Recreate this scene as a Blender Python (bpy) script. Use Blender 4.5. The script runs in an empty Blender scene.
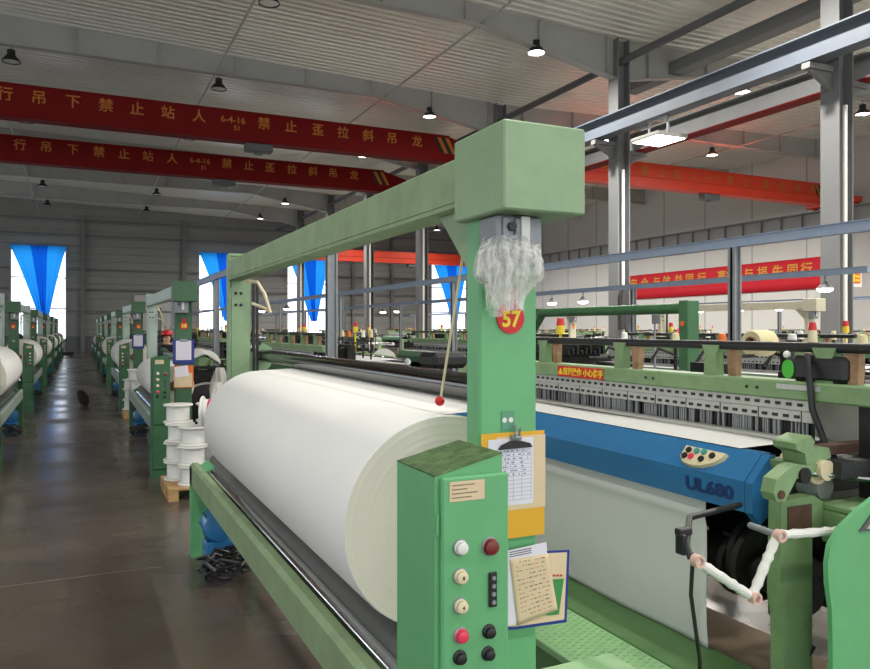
import bpy, bmesh, math, random
from mathutils import Vector, Matrix
R = random.Random(7)
SC = bpy.context.scene
COL = SC.collection
PI = math.pi
# ---------------------------------------------------------------- measured camera (metres)
EYE = 1.75; FOC = 755.0; HOR = 328.0; YAW = math.radians(25.3)
CS, SN = math.cos(YAW), math.sin(YAW)
def atY(px, py, Y):            # point on the plane Y = const seen at a pixel of the photo
    q = (px-435)/FOC; d = Y/(CS-SN*q); return (d*(SN+CS*q), EYE+(HOR-py)*d/FOC)
def atX(px, py, X):
    q = (px-435)/FOC; d = X/(SN+CS*q); return (d*(CS-SN*q), EYE+(HOR-py)*d/FOC)

# ---------------------------------------------------------------- materials
MATS = {}
def mat(name, col, rough=0.5, metal=0.0, var=0.0, vscale=6.0, bump=0.0, bscale=40.0, spec=0.5, col2=None, coords='Object', stretch=None, thresh=(0.35, 0.7)):
    if name in MATS: return MATS[name]
    m = bpy.data.materials.new(name); m.use_nodes = True
    nt = m.node_tree; b = nt.nodes['Principled BSDF']
    c = (*col, 1.0)
    b.inputs['Base Color'].default_value = c
    b.inputs['Roughness'].default_value = rough
    b.inputs['Metallic'].default_value = metal
    b.inputs['Specular IOR Level'].default_value = spec
    tc = nt.nodes.new('ShaderNodeTexCoord'); vec = tc.outputs[coords]
    if stretch:
        mp = nt.nodes.new('ShaderNodeMapping'); mp.inputs['Scale'].default_value = stretch
        nt.links.new(vec, mp.inputs['Vector']); vec = mp.outputs['Vector']
    if var > 0 or col2:
        n = nt.nodes.new('ShaderNodeTexNoise'); n.inputs['Scale'].default_value = vscale; n.inputs['Detail'].default_value = 6; n.inputs['Roughness'].default_value = 0.65
        nt.links.new(vec, n.inputs['Vector'])
        r = nt.nodes.new('ShaderNodeValToRGB')
        r.color_ramp.elements[0].position = thresh[0]; r.color_ramp.elements[1].position = thresh[1]
        a = col2 if col2 else tuple(x*(1-var) for x in col)
        r.color_ramp.elements[0].color = (*a, 1); r.color_ramp.elements[1].color = c
        nt.links.new(n.outputs['Fac'], r.inputs['Fac']); nt.links.new(r.outputs['Color'], b.inputs['Base Color'])
        rr = nt.nodes.new('ShaderNodeMapRange'); rr.inputs['To Min'].default_value = min(1, rough*1.25); rr.inputs['To Max'].default_value = rough*0.9
        nt.links.new(n.outputs['Fac'], rr.inputs['Value']); nt.links.new(rr.outputs['Result'], b.inputs['Roughness'])
    if bump > 0:
        n2 = nt.nodes.new('ShaderNodeTexNoise'); n2.inputs['Scale'].default_value = bscale; n2.inputs['Detail'].default_value = 3
        nt.links.new(vec, n2.inputs['Vector'])
        bp = nt.nodes.new('ShaderNodeBump'); bp.inputs['Strength'].default_value = bump; bp.inputs['Distance'].default_value = 0.01
        nt.links.new(n2.outputs['Fac'], bp.inputs['Height']); nt.links.new(bp.outputs['Normal'], b.inputs['Normal'])
    MATS[name] = m; return m
def emit(name, col, s):
    m = bpy.data.materials.new(name); m.use_nodes = True; nt = m.node_tree
    b = nt.nodes['Principled BSDF']; b.inputs['Base Color'].default_value = (*col, 1)
    b.inputs['Emission Color'].default_value = (*col, 1); b.inputs['Emission Strength'].default_value = s
    MATS[name] = m; return m

# ---------------------------------------------------------------- mesh builder
MIRROR = [None]        # when set, every x is replaced by MIRROR - x (machines across the aisle)
ROOTLOC = {}
class MB:
    def __init__(s): s.v = []; s.f = []; s.m = []
    def _add(s, vs, fs, m):
        o = len(s.v); s.v += [tuple(v) for v in vs]
        for f in fs: s.f.append(tuple(i+o for i in f)); s.m.append(m)
        return s
    def box(s, x0, x1, y0, y1, z0, z1, b=0.004, m=0):
        lo = (min(x0,x1), min(y0,y1), min(z0,z1)); hi = (max(x0,x1), max(y0,y1), max(z0,z1))
        b = min(b, *[(hi[i]-lo[i])*0.3 for i in range(3)])
        if b <= 0:
            vs = [(x,y,z) for x in (lo[0],hi[0]) for y in (lo[1],hi[1]) for z in (lo[2],hi[2])]
            return s._add(vs, [(0,1,3,2),(4,6,7,5),(0,4,5,1),(2,3,7,6),(0,2,6,4),(1,5,7,3)], m)
        vs = []; ix = {}
        for c in [(i,j,k) for i in (0,1) for j in (0,1) for k in (0,1)]:
            for a in range(3):
                p = []
                for t in range(3):
                    e = hi[t] if c[t] else lo[t]
                    if t != a: e += -b if c[t] else b
                    p.append(e)
                ix[c, a] = len(vs); vs.append(p)
        fs = []
        for a in range(3):
            u, w = [t for t in range(3) if t != a]
            for sg in (0,1):
                q = []
                for (cu, cw) in ((0,0),(1,0),(1,1),(0,1)):
                    c = [0,0,0]; c[a] = sg; c[u] = cu; c[w] = cw; q.append(ix[tuple(c), a])
                fs.append(q)
        for a in range(3):          # edges parallel to axis a
            u, w = [t for t in range(3) if t != a]
            for cu in (0,1):
                for cw in (0,1):
                    c0 = [0,0,0]; c0[u] = cu; c0[w] = cw; c1 = list(c0); c1[a] = 1
                    c0, c1 = tuple(c0), tuple(c1)
                    fs.append([ix[c0,u], ix[c0,w], ix[c1,w], ix[c1,u]])
        for c in [(i,j,k) for i in (0,1) for j in (0,1) for k in (0,1)]:
            fs.append([ix[c,0], ix[c,1], ix[c,2]])
        return s._add(vs, fs, m)
    def cyl(s, p0, p1, r, n=16, m=0, r2=None, cap=True):
        p0, p1 = Vector(p0), Vector(p1); r2 = r if r2 is None else r2
        d = (p1-p0).normalized(); a = Vector((0,0,1)) if abs(d.z) < 0.9 else Vector((1,0,0))
        u = d.cross(a).normalized(); w = d.cross(u)
        vs = []
        for p, q in ((p0, r), (p1, r2)):
            for i in range(n):
                t = 2*PI*i/n; vs.append(p+u*(q*math.cos(t))+w*(q*math.sin(t)))
        fs = [(i, (i+1)%n, n+(i+1)%n, n+i) for i in range(n)]
        if cap: fs += [tuple(range(n-1,-1,-1)), tuple(range(n, 2*n))]
        return s._add(vs, fs, m)
    def tube(s, pts, r, n=8, m=0):
        pts = [Vector(p) for p in pts]; vs = []; u = None
        for i, p in enumerate(pts):
            d = (pts[min(i+1, len(pts)-1)]-pts[max(i-1, 0)]).normalized()
            if u is None:
                a = Vector((0,0,1)) if abs(d.z) < 0.9 else Vector((1,0,0)); u = d.cross(a).normalized()
            else:
                u = (u-d*u.dot(d)).normalized()
            w = d.cross(u)
            rr = r[i] if isinstance(r, (list, tuple)) else r
            for k in range(n):
                t = 2*PI*k/n; vs.append(p+u*(rr*math.cos(t))+w*(rr*math.sin(t)))
        fs = []
        for i in range(len(pts)-1):
            for k in range(n): fs.append((i*n+k, i*n+(k+1)%n, (i+1)*n+(k+1)%n, (i+1)*n+k))
        fs += [tuple(range(n-1,-1,-1)), tuple(range((len(pts)-1)*n, len(pts)*n))]
        return s._add(vs, fs, m)
    def prism(s, poly, axis, a0, a1, m=0):
        n = len(poly)
        def P(u, w, a): return {'x': (a,u,w), 'y': (u,a,w), 'z': (u,w,a)}[axis]
        vs = [P(u,w,a0) for u,w in poly]+[P(u,w,a1) for u,w in poly]
        fs = [tuple(range(n)), tuple(range(2*n-1, n-1, -1))]+[(i, (i+1)%n, n+(i+1)%n, n+i) for i in range(n)]
        return s._add(vs, fs, m)
    def lathe(s, prof, c, axis='z', n=20, m=0, cap=True):
        vs = []
        for r, h in prof:
            for k in range(n):
                t = 2*PI*k/n; a, b = r*math.cos(t), r*math.sin(t)
                vs.append({'z': (c[0]+a, c[1]+b, c[2]+h), 'y': (c[0]+a, c[1]+h, c[2]+b), 'x': (c[0]+h, c[1]+a, c[2]+b)}[axis])
        fs = []
        for i in range(len(prof)-1):
            for k in range(n): fs.append((i*n+k, i*n+(k+1)%n, (i+1)*n+(k+1)%n, (i+1)*n+k))
        if cap: fs += [tuple(range(n)), tuple(range((len(prof)-1)*n, len(prof)*n))]
        return s._add(vs, fs, m)
    def ball(s, c, r, n=12, m=0, sc=(1,1,1)):
        vs = []; rows = n//2
        for i in range(1, rows):
            t = PI*i/rows
            for k in range(n):
                p = 2*PI*k/n; vs.append((c[0]+r*sc[0]*math.sin(t)*math.cos(p), c[1]+r*sc[1]*math.sin(t)*math.sin(p), c[2]+r*sc[2]*math.cos(t)))
        a = len(vs); vs += [(c[0],c[1],c[2]+r*sc[2]), (c[0],c[1],c[2]-r*sc[2])]
        fs = [(i*n+k, i*n+(k+1)%n, (i+1)*n+(k+1)%n, (i+1)*n+k) for i in range(rows-2) for k in range(n)]
        fs += [(a, (k+1)%n, k) for k in range(n)]+[(a+1, (rows-2)*n+k, (rows-2)*n+(k+1)%n) for k in range(n)]
        return s._add(vs, fs, m)
    def grid(s, fn, nu, nv, m=0):
        vs = [fn(i/nu, j/nv) for i in range(nu+1) for j in range(nv+1)]
        fs = [(i*(nv+1)+j, (i+1)*(nv+1)+j, (i+1)*(nv+1)+j+1, i*(nv+1)+j+1) for i in range(nu) for j in range(nv)]
        return s._add(vs, fs, m)
    def build(s, name, mats, parent=None, solid=0.0, smooth=35, fix=True):
        me = bpy.data.meshes.new(name)
        off = ROOTLOC.get(parent.name, Vector((0,0,0))) if parent else Vector((0,0,0))
        mx = MIRROR[0]
        vs = [((mx-v[0] if mx is not None else v[0])-off.x, v[1]-off.y, v[2]-off.z) for v in s.v]
        me.from_pydata(vs, [], s.f)
        mats = mats if isinstance(mats, (list, tuple)) else [mats]
        for q in mats: me.materials.append(q)
        if len(mats) > 1: me.polygons.foreach_set('material_index', s.m)
        if fix or mx is not None:
            bm = bmesh.new(); bm.from_mesh(me); bmesh.ops.recalc_face_normals(bm, faces=bm.faces); bm.to_mesh(me); bm.free()
        if smooth:
            me.polygons.foreach_set('use_smooth', [True]*len(me.polygons)); me.set_sharp_from_angle(angle=math.radians(smooth))
        me.update()
        o = bpy.data.objects.new(name, me); COL.objects.link(o)
        if parent: o.parent = parent; ROOTLOC[o.name] = off
        if solid:
            md = o.modifiers.new('thick', 'SOLIDIFY'); md.thickness = solid; md.offset = 0
        return o
def tag(o, label, cat, group=None):
    o['label'] = label; o['category'] = cat
    if group: o['group'] = group
    return o
def thing(name, label, cat, loc, group=None):
    o = bpy.data.objects.new(name, None); o.empty_display_size = 0.1; COL.objects.link(o)
    o.location = loc; ROOTLOC[o.name] = Vector(loc); tag(o, label, cat, group); return o
def struct(o): o['kind'] = 'structure'; return o
def dup(o, delta=(0,0,0), label=None, group=None, parent=None):
    c = o.copy(); COL.objects.link(c)
    if parent is not None: c.parent = parent
    else:
        c.location = Vector(o.location)+Vector(delta)
        if label: c['label'] = label
        if group: c['group'] = group
    for ch in list(o.children): dup(ch, parent=c)
    return c
def own_origin(o):             # move a free mesh's origin to the middle of its base
    me = o.data; xs = [v.co for v in me.vertices]
    c = Vector(((min(p.x for p in xs)+max(p.x for p in xs))/2, (min(p.y for p in xs)+max(p.y for p in xs))/2, min(p.z for p in xs)))
    me.transform(Matrix.Translation(-c)); o.location = o.location+c; return o
def lettering(name, body, size, m, parent, pos, face='-Y', bold=0.0, depth=0.002, wide=1.0, flat=False):
    cu = bpy.data.curves.new('lettering', 'FONT'); cu.body = body; cu.size = size
    cu.align_x = 'CENTER'; cu.align_y = 'CENTER'; cu.extrude = depth; cu.offset = bold; cu.resolution_u = 3
    t = bpy.data.objects.new('lettering', cu); COL.objects.link(t)
    dg = bpy.context.evaluated_depsgraph_get(); dg.update()
    me = bpy.data.meshes.new_from_object(t.evaluated_get(dg)); bpy.data.objects.remove(t)
    p = Vector(pos)
    if MIRROR[0] is not None: p.x = MIRROR[0]-p.x
    off = ROOTLOC.get(parent.name, Vector((0,0,0))) if parent else Vector((0,0,0))
    if face == '-Y': Rm = Matrix(((1,0,0),(0,0,-1),(0,1,0)))
    elif face == '-X': Rm = Matrix(((0,0,-1),(-1,0,0),(0,1,0)))
    me.transform(Rm.to_4x4() @ Matrix.Diagonal((wide,1,1,1)))
    me.transform(Matrix.Translation(p-off))
    me.materials.clear(); me.materials.append(m)
    o = bpy.data.objects.new(name, me); COL.objects.link(o)
    if parent: o.parent = parent
    return o
def srgb(r, g, b):
    f = lambda c: (c/255/12.92) if c/255 <= 0.04045 else ((c/255+0.055)/1.055)**2.4
    return (f(r), f(g), f(b))
PALE = mat('pale_green_paint', srgb(140,168,130), 0.42, var=0.12, vscale=9, bump=0.03, bscale=120)
FADED = mat('faded_green_paint', srgb(140,164,124), 0.5, var=0.22, vscale=7, bump=0.04, bscale=90)
CAB = mat('cabinet_green_paint', srgb(104,176,120), 0.36, var=0.08, vscale=8, bump=0.03, bscale=150)
CABTOP = mat('worn_green_top', srgb(104,132,84), 0.6, col2=srgb(52,80,44), vscale=24)
DEEP = mat('deep_green_paint', srgb(62,112,70), 0.45, var=0.15, vscale=8)
LOOMG = mat('loom_green_paint', srgb(132,162,116), 0.45, var=0.2, vscale=10, bump=0.04)
BEIGE = mat('beige_paint', srgb(196,190,168), 0.5, var=0.1)
STEP = mat('step_green_paint', srgb(150,196,140), 0.45, var=0.15, vscale=10)
STEPD = mat('step_dark_green', srgb(88,128,76), 0.5, var=0.15, vscale=10)
CHROME = mat('chrome', (0.75,0.76,0.78), 0.12, 1.0, bump=0.01, bscale=20)
DARKROLL = mat('dark_polished_steel', (0.14,0.14,0.145), 0.16, 1.0)
GREYROLL = mat('grey_rubber', srgb(92,92,88), 0.5, var=0.15)
BLACK = mat('black_plastic', srgb(28,28,30), 0.45)
IRON = mat('oily_iron', srgb(44,42,42), 0.5, 0.3, col2=srgb(20,20,20), vscale=14)
STEEL = mat('galvanised_steel', srgb(150,154,158), 0.45, 0.35, var=0.15, vscale=12)
ALU = mat('pale_metal', srgb(196,196,192), 0.38, 0.5, var=0.12, vscale=10)
CLOTH = mat('white_cloth', srgb(232,232,230), 0.85, var=0.03, vscale=2, bump=0.05, bscale=300, spec=0.2)
SELV = mat('cloth_edge', srgb(240,233,220), 0.85, var=0.06, vscale=3, spec=0.2)
GREYCLOTH = mat('loom_state_cloth', srgb(214,216,216), 0.8, var=0.04, vscale=3, bump=0.05, bscale=300, spec=0.25)
BLUE = mat('blue_paint', srgb(50,118,172), 0.2, var=0.1, vscale=5, bump=0.03, bscale=120)
NAVY = mat('navy_ink', srgb(16,52,110), 0.4)
CREAM = mat('cream_plastic', srgb(222,208,172), 0.45)
RED = mat('red_plastic', srgb(206,28,36), 0.3)
SIGNRED = mat('sign_red', srgb(204,24,28), 0.45)
YEL = mat('sign_yellow', srgb(238,206,52), 0.5)
ORG = mat('orange_plastic', srgb(226,106,32), 0.45)
DKRED = mat('dark_red_button', srgb(120,40,36), 0.35)
PINK = mat('pink_red_button', srgb(226,60,92), 0.3)
WHITE = mat('white_plastic', srgb(228,228,222), 0.35, var=0.04)
PAPER = mat('paper', srgb(224,220,232), 0.8, spec=0.2)
OLDPAPER = mat('old_paper', srgb(222,200,166), 0.85, var=0.08, vscale=12, spec=0.2)
INK = mat('blue_ink', srgb(120,120,160), 0.8)
REDINK = mat('red_ink', srgb(180,70,60), 0.8)
DINK = mat('dark_ink', srgb(70,60,60), 0.8)
YBOARD = mat('yellow_board', srgb(228,172,42), 0.5, var=0.08)
BLUEB = mat('blue_board', srgb(30,52,132), 0.45)
GREENPRINT = mat('green_print', srgb(60,140,76), 0.6)
TEAL = mat('teal_sticker', srgb(92,150,120), 0.5)
WOOD = mat('pallet_wood', srgb(196,158,108), 0.75, var=0.3, vscale=5, stretch=(1,6,6))
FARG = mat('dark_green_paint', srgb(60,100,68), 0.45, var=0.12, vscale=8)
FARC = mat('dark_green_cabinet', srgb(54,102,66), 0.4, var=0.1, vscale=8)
FARL = mat('pale_green_sheen', srgb(176,194,182), 0.35, 0.2, var=0.12, vscale=8)  # pale green, lightened to carry the reflections on top beam and rail
BROWN = mat('brown_varnish', srgb(176,138,104), 0.6, var=0.5, vscale=14)
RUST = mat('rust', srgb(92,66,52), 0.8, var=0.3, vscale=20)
CRANE = mat('crane_shaded_red_paint', srgb(118,7,6), 0.6, var=0.1, vscale=2, spec=0.2)  # the cranes' orange-red with the dim bay's shade put into the colour
CRANEO = mat('crane_orange_red_paint', srgb(214,62,34), 0.4, var=0.1, vscale=2)
CRANEY = mat('crane_yellow_paint', srgb(186,112,34), 0.5)
BANNER = mat('banner_red', srgb(196,20,40), 0.7, var=0.06, vscale=1.2)
BANNERY = mat('banner_yellow', srgb(214,150,60), 0.7)
COLG = mat('column_grey_paint', srgb(122,123,124), 0.6, var=0.08, vscale=2)
RAFT = mat('rafter_grey_paint', srgb(170,170,166), 0.5, var=0.08, vscale=1.5)
RAIL = mat('rail_blue_grey', srgb(146,160,182), 0.35, 0.2, var=0.08)
RUNW = mat('runway_grey_paint', srgb(98,105,116), 0.5, var=0.08, vscale=2)
DUCT = mat('dark_grey_paint', srgb(90,92,94), 0.5)
SKIN = mat('skin', srgb(206,160,130), 0.6)
NAVYCLOTH = mat('navy_workwear', srgb(28,28,40), 0.85)
HAIR = mat('black_hair', srgb(24,20,18), 0.6)
TYPE = mat('faint_type', srgb(120,112,96), 0.8)
SACK = mat('white_sack', srgb(206,204,198), 0.6, var=0.12, vscale=8)
COIL = mat('cream_yarn', srgb(220,208,166), 0.8, var=0.1, vscale=30)
GLOW = emit('lamp_glow', (1.0, 0.97, 0.9), 9.0)
REDGLOW = emit('red_lamp_glow', (1.0, 0.02, 0.03), 1.6)
def plastic_film():
    m = bpy.data.materials.new('clear_plastic_film'); m.use_nodes = True; nt = m.node_tree; b = nt.nodes['Principled BSDF']
    b.inputs['Base Color'].default_value = (0.86,0.86,0.82,1); b.inputs['Roughness'].default_value = 0.14
    tr = nt.nodes.new('ShaderNodeBsdfTransparent'); mx = nt.nodes.new('ShaderNodeMixShader'); mx.inputs[0].default_value = 0.42
    n = nt.nodes.new('ShaderNodeTexNoise'); n.inputs['Scale'].default_value = 30; n.inputs['Detail'].default_value = 5
    tc = nt.nodes.new('ShaderNodeTexCoord'); mp = nt.nodes.new('ShaderNodeMapping'); mp.inputs['Scale'].default_value = (1.6,1.6,0.5)
    nt.links.new(tc.outputs['Object'], mp.inputs['Vector']); nt.links.new(mp.outputs['Vector'], n.inputs['Vector'])
    bp = nt.nodes.new('ShaderNodeBump'); bp.inputs['Strength'].default_value = 0.6; bp.inputs['Distance'].default_value = 0.01
    nt.links.new(n.outputs['Fac'], bp.inputs['Height']); nt.links.new(bp.outputs['Normal'], b.inputs['Normal'])
    mr = nt.nodes.new('ShaderNodeMapRange'); mr.inputs['From Min'].default_value = 0.35; mr.inputs['From Max'].default_value = 0.65
    mr.inputs['To Min'].default_value = 0.1; mr.inputs['To Max'].default_value = 0.52
    nt.links.new(n.outputs['Fac'], mr.inputs['Value']); nt.links.new(mr.outputs['Result'], mx.inputs[0])
    nt.links.new(tr.outputs[0], mx.inputs[1]); nt.links.new(b.outputs[0], mx.inputs[2])
    nt.links.new(mx.outputs[0], nt.nodes['Material Output'].inputs[0]); return m
FILM = plastic_film()
def thin_glass():
    m = bpy.data.materials.new('window_glass'); m.use_nodes = True; nt = m.node_tree; nt.nodes.remove(nt.nodes['Principled BSDF'])
    tr = nt.nodes.new('ShaderNodeBsdfTransparent'); tr.inputs[0].default_value = (0.95,0.97,1,1)
    gl = nt.nodes.new('ShaderNodeBsdfGlossy'); gl.inputs['Roughness'].default_value = 0.05
    mx = nt.nodes.new('ShaderNodeMixShader'); mx.inputs[0].default_value = 0.06
    nt.links.new(tr.outputs[0], mx.inputs[1]); nt.links.new(gl.outputs[0], mx.inputs[2]); nt.links.new(mx.outputs[0], nt.nodes['Material Output'].inputs[0]); return m
GLASS = thin_glass()
def curtain_cloth(name, col):
    m = bpy.data.materials.new(name); m.use_nodes = True; nt = m.node_tree; nt.nodes.remove(nt.nodes['Principled BSDF'])
    d = nt.nodes.new('ShaderNodeBsdfDiffuse'); t = nt.nodes.new('ShaderNodeBsdfTranslucent')
    d.inputs[0].default_value = (*col,1); t.inputs[0].default_value = (*col,1)
    mx = nt.nodes.new('ShaderNodeMixShader'); mx.inputs[0].default_value = 0.6
    nt.links.new(d.outputs[0], mx.inputs[1]); nt.links.new(t.outputs[0], mx.inputs[2]); nt.links.new(mx.outputs[0], nt.nodes['Material Output'].inputs[0]); return m
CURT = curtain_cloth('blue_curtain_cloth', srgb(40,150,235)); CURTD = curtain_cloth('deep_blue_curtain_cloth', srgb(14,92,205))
def floor_mat():
    m = mat('polished_concrete', srgb(98,88,79), 0.3, col2=srgb(72,64,58), vscale=0.7, coords='Object', spec=0.5, thresh=(0.3,0.75))
    nt = m.node_tree; b = nt.nodes['Principled BSDF']
    tc = nt.nodes.new('ShaderNodeTexCoord'); mp = nt.nodes.new('ShaderNodeMapping'); mp.inputs['Scale'].default_value = (0.7,0.9,1)
    n = nt.nodes.new('ShaderNodeTexNoise'); n.inputs['Scale'].default_value = 1.1; n.inputs['Detail'].default_value = 3
    nt.links.new(tc.outputs['Object'], mp.inputs[0]); nt.links.new(mp.outputs[0], n.inputs['Vector'])
    mr = nt.nodes.new('ShaderNodeMapRange'); mr.inputs['From Min'].default_value = 0.3; mr.inputs['From Max'].default_value = 0.7
    mr.inputs['To Min'].default_value = 0.14; mr.inputs['To Max'].default_value = 0.36
    nt.links.new(n.outputs['Fac'], mr.inputs['Value']); nt.links.new(mr.outputs[0], b.inputs['Roughness'])
    bp = nt.nodes.new('ShaderNodeBump'); bp.inputs['Strength'].default_value = 0.02; bp.inputs['Distance'].default_value = 0.02
    nt.links.new(n.outputs['Fac'], bp.inputs['Height']); nt.links.new(bp.outputs['Normal'], b.inputs['Normal'])
    return m
FLOORM = floor_mat()
DECK = mat('roof_deck_steel', srgb(228,228,220), 0.28, 0.35, var=0.05, vscale=0.8)
WALLM = mat('grey_siding', srgb(150,150,146), 0.5, 0.15, var=0.08, vscale=0.7)
WALLW = mat('white_panel', srgb(206,205,202), 0.55, var=0.05, vscale=0.6)
WALLDK = mat('grey_plinth', srgb(110,112,116), 0.7, var=0.1)
JOINT = mat('dusty_joint', srgb(128,116,106), 0.7, var=0.5, vscale=9)
# ================================================================ the hall
XL, XR, YB, YF = -15.0, 34.0, -9.0, 60.5
XC = 14.5
def deck_z(x): return 10.3+0.03*abs(XC-x)
def raft_z(x):
    a = abs(XC-x)
    if a < 5.0: return 9.12+(9.95-9.12)*max(0, a-0.2)/4.8
    return 9.95
f = MB(); f.box(XL, XR, YB, YF, -0.15, 0, b=0); struct(f.build('floor', FLOORM))
j = MB()
for y in (5.86, 12.2, 19.9): j.box(-3.6, 0.55, y, y+0.012, 0, 0.0012, b=0)
jo = struct(j.build('trim_1', JOINT))
# roof deck: a ribbed sheet, the ribs running across the hall
d = MB(); y = YB; prof = []
while y < YF:
    prof += [(y, 0), (y+0.15, 0), (y+0.18, 0.055), (y+0.27, 0.055)]; y += 0.3
prof.append((YF, 0))
vs = []
for (yy, dz) in prof:
    for x in (XL, XC, XR): vs.append((x, yy, deck_z(x)+dz))
fs = []
for i in range(len(prof)-1):
    for k in (0, 1): fs.append((i*3+k, i*3+k+1, i*3+k+4, i*3+k+3))
d._add(vs, fs, 0); struct(d.build('ceiling', DECK, smooth=0, fix=False))
# far wall with four window openings and a tall sliding door
WIN = [(-4.3, -0.75), (8.4, 11.95), (15.3, 18.85), (28.2, 31.75)]; WZ0, WZ1 = 0.9, 7.45
def ribbed(mb, x0, x1, z0, z1, y):      # horizontal siding: shallow ribs every 0.55 m
    z = z0; pr = [(z0, 0)]
    k = math.ceil(z0/0.55)*0.55
    while k < z1-0.1:
        if k-0.02 > pr[-1][0]: pr += [(k-0.02, 0), (k, -0.035), (k+0.06, -0.035), (k+0.08, 0)]
        k += 0.55
    pr.append((z1, 0)); n = len(pr)
    vs = []
    for (zz, dy) in pr: vs += [(x0, y+dy, zz), (x1, y+dy, zz)]
    mb._add(vs, [(2*i, 2*i+1, 2*i+3, 2*i+2) for i in range(n-1)], 0)
w = MB(); cur = XL
for (a, b) in WIN+[(XR, XR)]:
    if a > cur: ribbed(w, cur, a, 1.15, 11.2, YF)
    if b > a: ribbed(w, a, b, WZ1, 11.2, YF); ribbed(w, a, b, 0.0, WZ0, YF)
    cur = b
cur = XL
for (a, b) in WIN+[(XR, XR)]:
    if a > cur: w.box(cur, a, YF-0.06, YF+0.1, 0, 1.15, b=0, m=1)
    cur = b
struct(w.build('wall_far', [WALLM, WALLDK], smooth=0, fix=False))
g = MB()
for z in (2.9, 4.5, 5.9, 8.4, 9.5): 
    cur = XL
    for (a, b) in (WIN if z < WZ1 else [])+[(XR, XR)]:
        if a > cur: g.box(cur, a, YF-0.2, YF-0.03, z, z+0.12, b=0)
        cur = b
for x in (-11.5, 0.3, 7.3, 20.9, 24.4, 33.6): g.box(x-0.14, x+0.14, YF-0.36, YF-0.2, 0, 9.9, b=0)
struct(g.build('trim_2', COLG))
for i, (a, b) in enumerate(WIN):
    fr = MB()
    for x in (a, (a+b)/2-0.04, b-0.08): fr.box(x, x+0.08, YF-0.05, YF+0.06, WZ0, WZ1, b=0)
    for z in (WZ0, 3.1, 5.3, WZ1-0.08): fr.box(a, b, YF-0.045, YF+0.055, z, z+0.08, b=0)
    fo = struct(fr.build('window_%d' % (i+1), ALU))
    p = MB(); p.box(a+0.05, b-0.05, YF, YF+0.012, WZ0+0.05, WZ1-0.05, b=0)
    po = p.build('pane', GLASS, fo)
# gathered blue curtains, one a window
CLAB = ['blue curtain gathered to a point over the tall window above the end of the aisle',
        'blue curtain on the far window just past the machine numbered 58',
        'blue curtain seen under the pale green overhead beam, beside its rear post',
        'blue curtain farthest along the far wall, next to the post numbered 57']
for i, (a, b) in enumerate(WIN):
    c = thing('curtain', CLAB[i], 'curtain', ((a+b)/2, YF-0.45, 2.2), 'blue curtains on the far wall')
    def panel(u0, u1, ph):
        def fn(u, v):
            t = u0+(u1-u0)*u; z = WZ1+0.12-(WZ1+0.12-2.3)*v
            k = 1-0.86*(v**0.85); cx = (a+b)/2+0.35*v
            x = cx+(t-0.5)*(b-a+0.1)*k
            return (x, YF-0.42+0.07*math.sin(t*46+ph)*(0.35+0.65*v)-0.1*v, z)
        return fn
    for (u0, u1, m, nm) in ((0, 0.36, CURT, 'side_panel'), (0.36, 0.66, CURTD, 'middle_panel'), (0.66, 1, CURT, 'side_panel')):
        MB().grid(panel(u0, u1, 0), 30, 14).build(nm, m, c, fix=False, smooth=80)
    r = MB(); r.cyl((a-0.15, YF-0.42, WZ1+0.15), (b+0.15, YF-0.42, WZ1+0.15), 0.04, 8); r.build('curtain_rod', STEEL, c)
dr = MB(); dr.box(3.75, 7.0, YF-0.18, YF-0.06, 0.02, 4.2, b=0.02)
for x in (4.8, 5.9): dr.box(x, x+0.04, YF-0.2, YF-0.17, 0.1, 4.1, b=0)
struct(dr.build('door_1', WALLW))
# white right wall with vertical panel joints
w = MB(); w.box(XR, XR+0.15, YB, YF, 0, 11.2, b=0)
y = YB+1
while y < YF: w.box(XR-0.012, XR, y, y+0.05, 0.2, 11, b=0, m=1); y += 3.5
struct(w.build('wall_right', [WALLW, STEEL], smooth=0))
# walls behind and beside the camera, with their own daylight windows
w = MB(); cur = YB
LW = [(-6.0+7.0*k, -2.0+7.0*k) for k in range(9)]
for (a, b) in LW+[(YF, YF)]:
    if a > cur: w.box(XL-0.15, XL, cur, a, 0, 11.2, b=0)
    if b > a: w.box(XL-0.15, XL, a, b, 0, 0.9, b=0); w.box(XL-0.15, XL, a, b, 7.4, 11.2, b=0)
    cur = b
struct(w.build('wall_left', WALLM, smooth=0))
w = MB(); cur = XL
for (a, b) in [(-13, -8), (-6.5, -1.0), (1.0, 6.5), (8.0, 13.5), (17, 22), (25, 31), (XR, XR)]:
    if a > cur: w.box(cur, a, YB-0.15, YB, 0, 11.2, b=0)
    if b > a: w.box(a, b, YB-0.15, YB, 0, 0.4, b=0); w.box(a, b, YB-0.15, YB, 7.6, 11.2, b=0)
    cur = b
struct(w.build('wall_back', WALLM, smooth=0))
# columns: H sections with a bracket and a white conduit
FRAMES = [-3.4, 3.7, 10.8, 17.9, 25.0, 32.1, 39.2, 46.3, 53.4]
def h_column(x, y, top, w=0.22, dpt=0.22):
    m = MB()
    m.box(x-w, x-w+0.03, y-dpt, y+dpt, 0, top, b=0); m.box(x+w-0.03, x+w, y-dpt, y+dpt, 0, top, b=0)
    m.box(x-w+0.03, x+w-0.03, y-0.012, y+0.012, 0, top, b=0)
    m.box(x-0.3, x+0.3, y-0.3, y+0.3, 0, 0.03, b=0)
    m.box(x-0.95, x-w, y-0.1, y+0.1, 7.1, 7.22, b=0); m.prism([(x-w, 7.1), (x-w, 6.75), (x-0.9, 7.08)], 'y', y-0.05, y+0.05)
    m.box(x+w, x+0.95, y-0.1, y+0.1, 6.9, 7.02, b=0); m.prism([(x+w, 6.9), (x+w, 6.55), (x+0.9, 6.88)], 'y', y-0.05, y+0.05)
    return m
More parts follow.
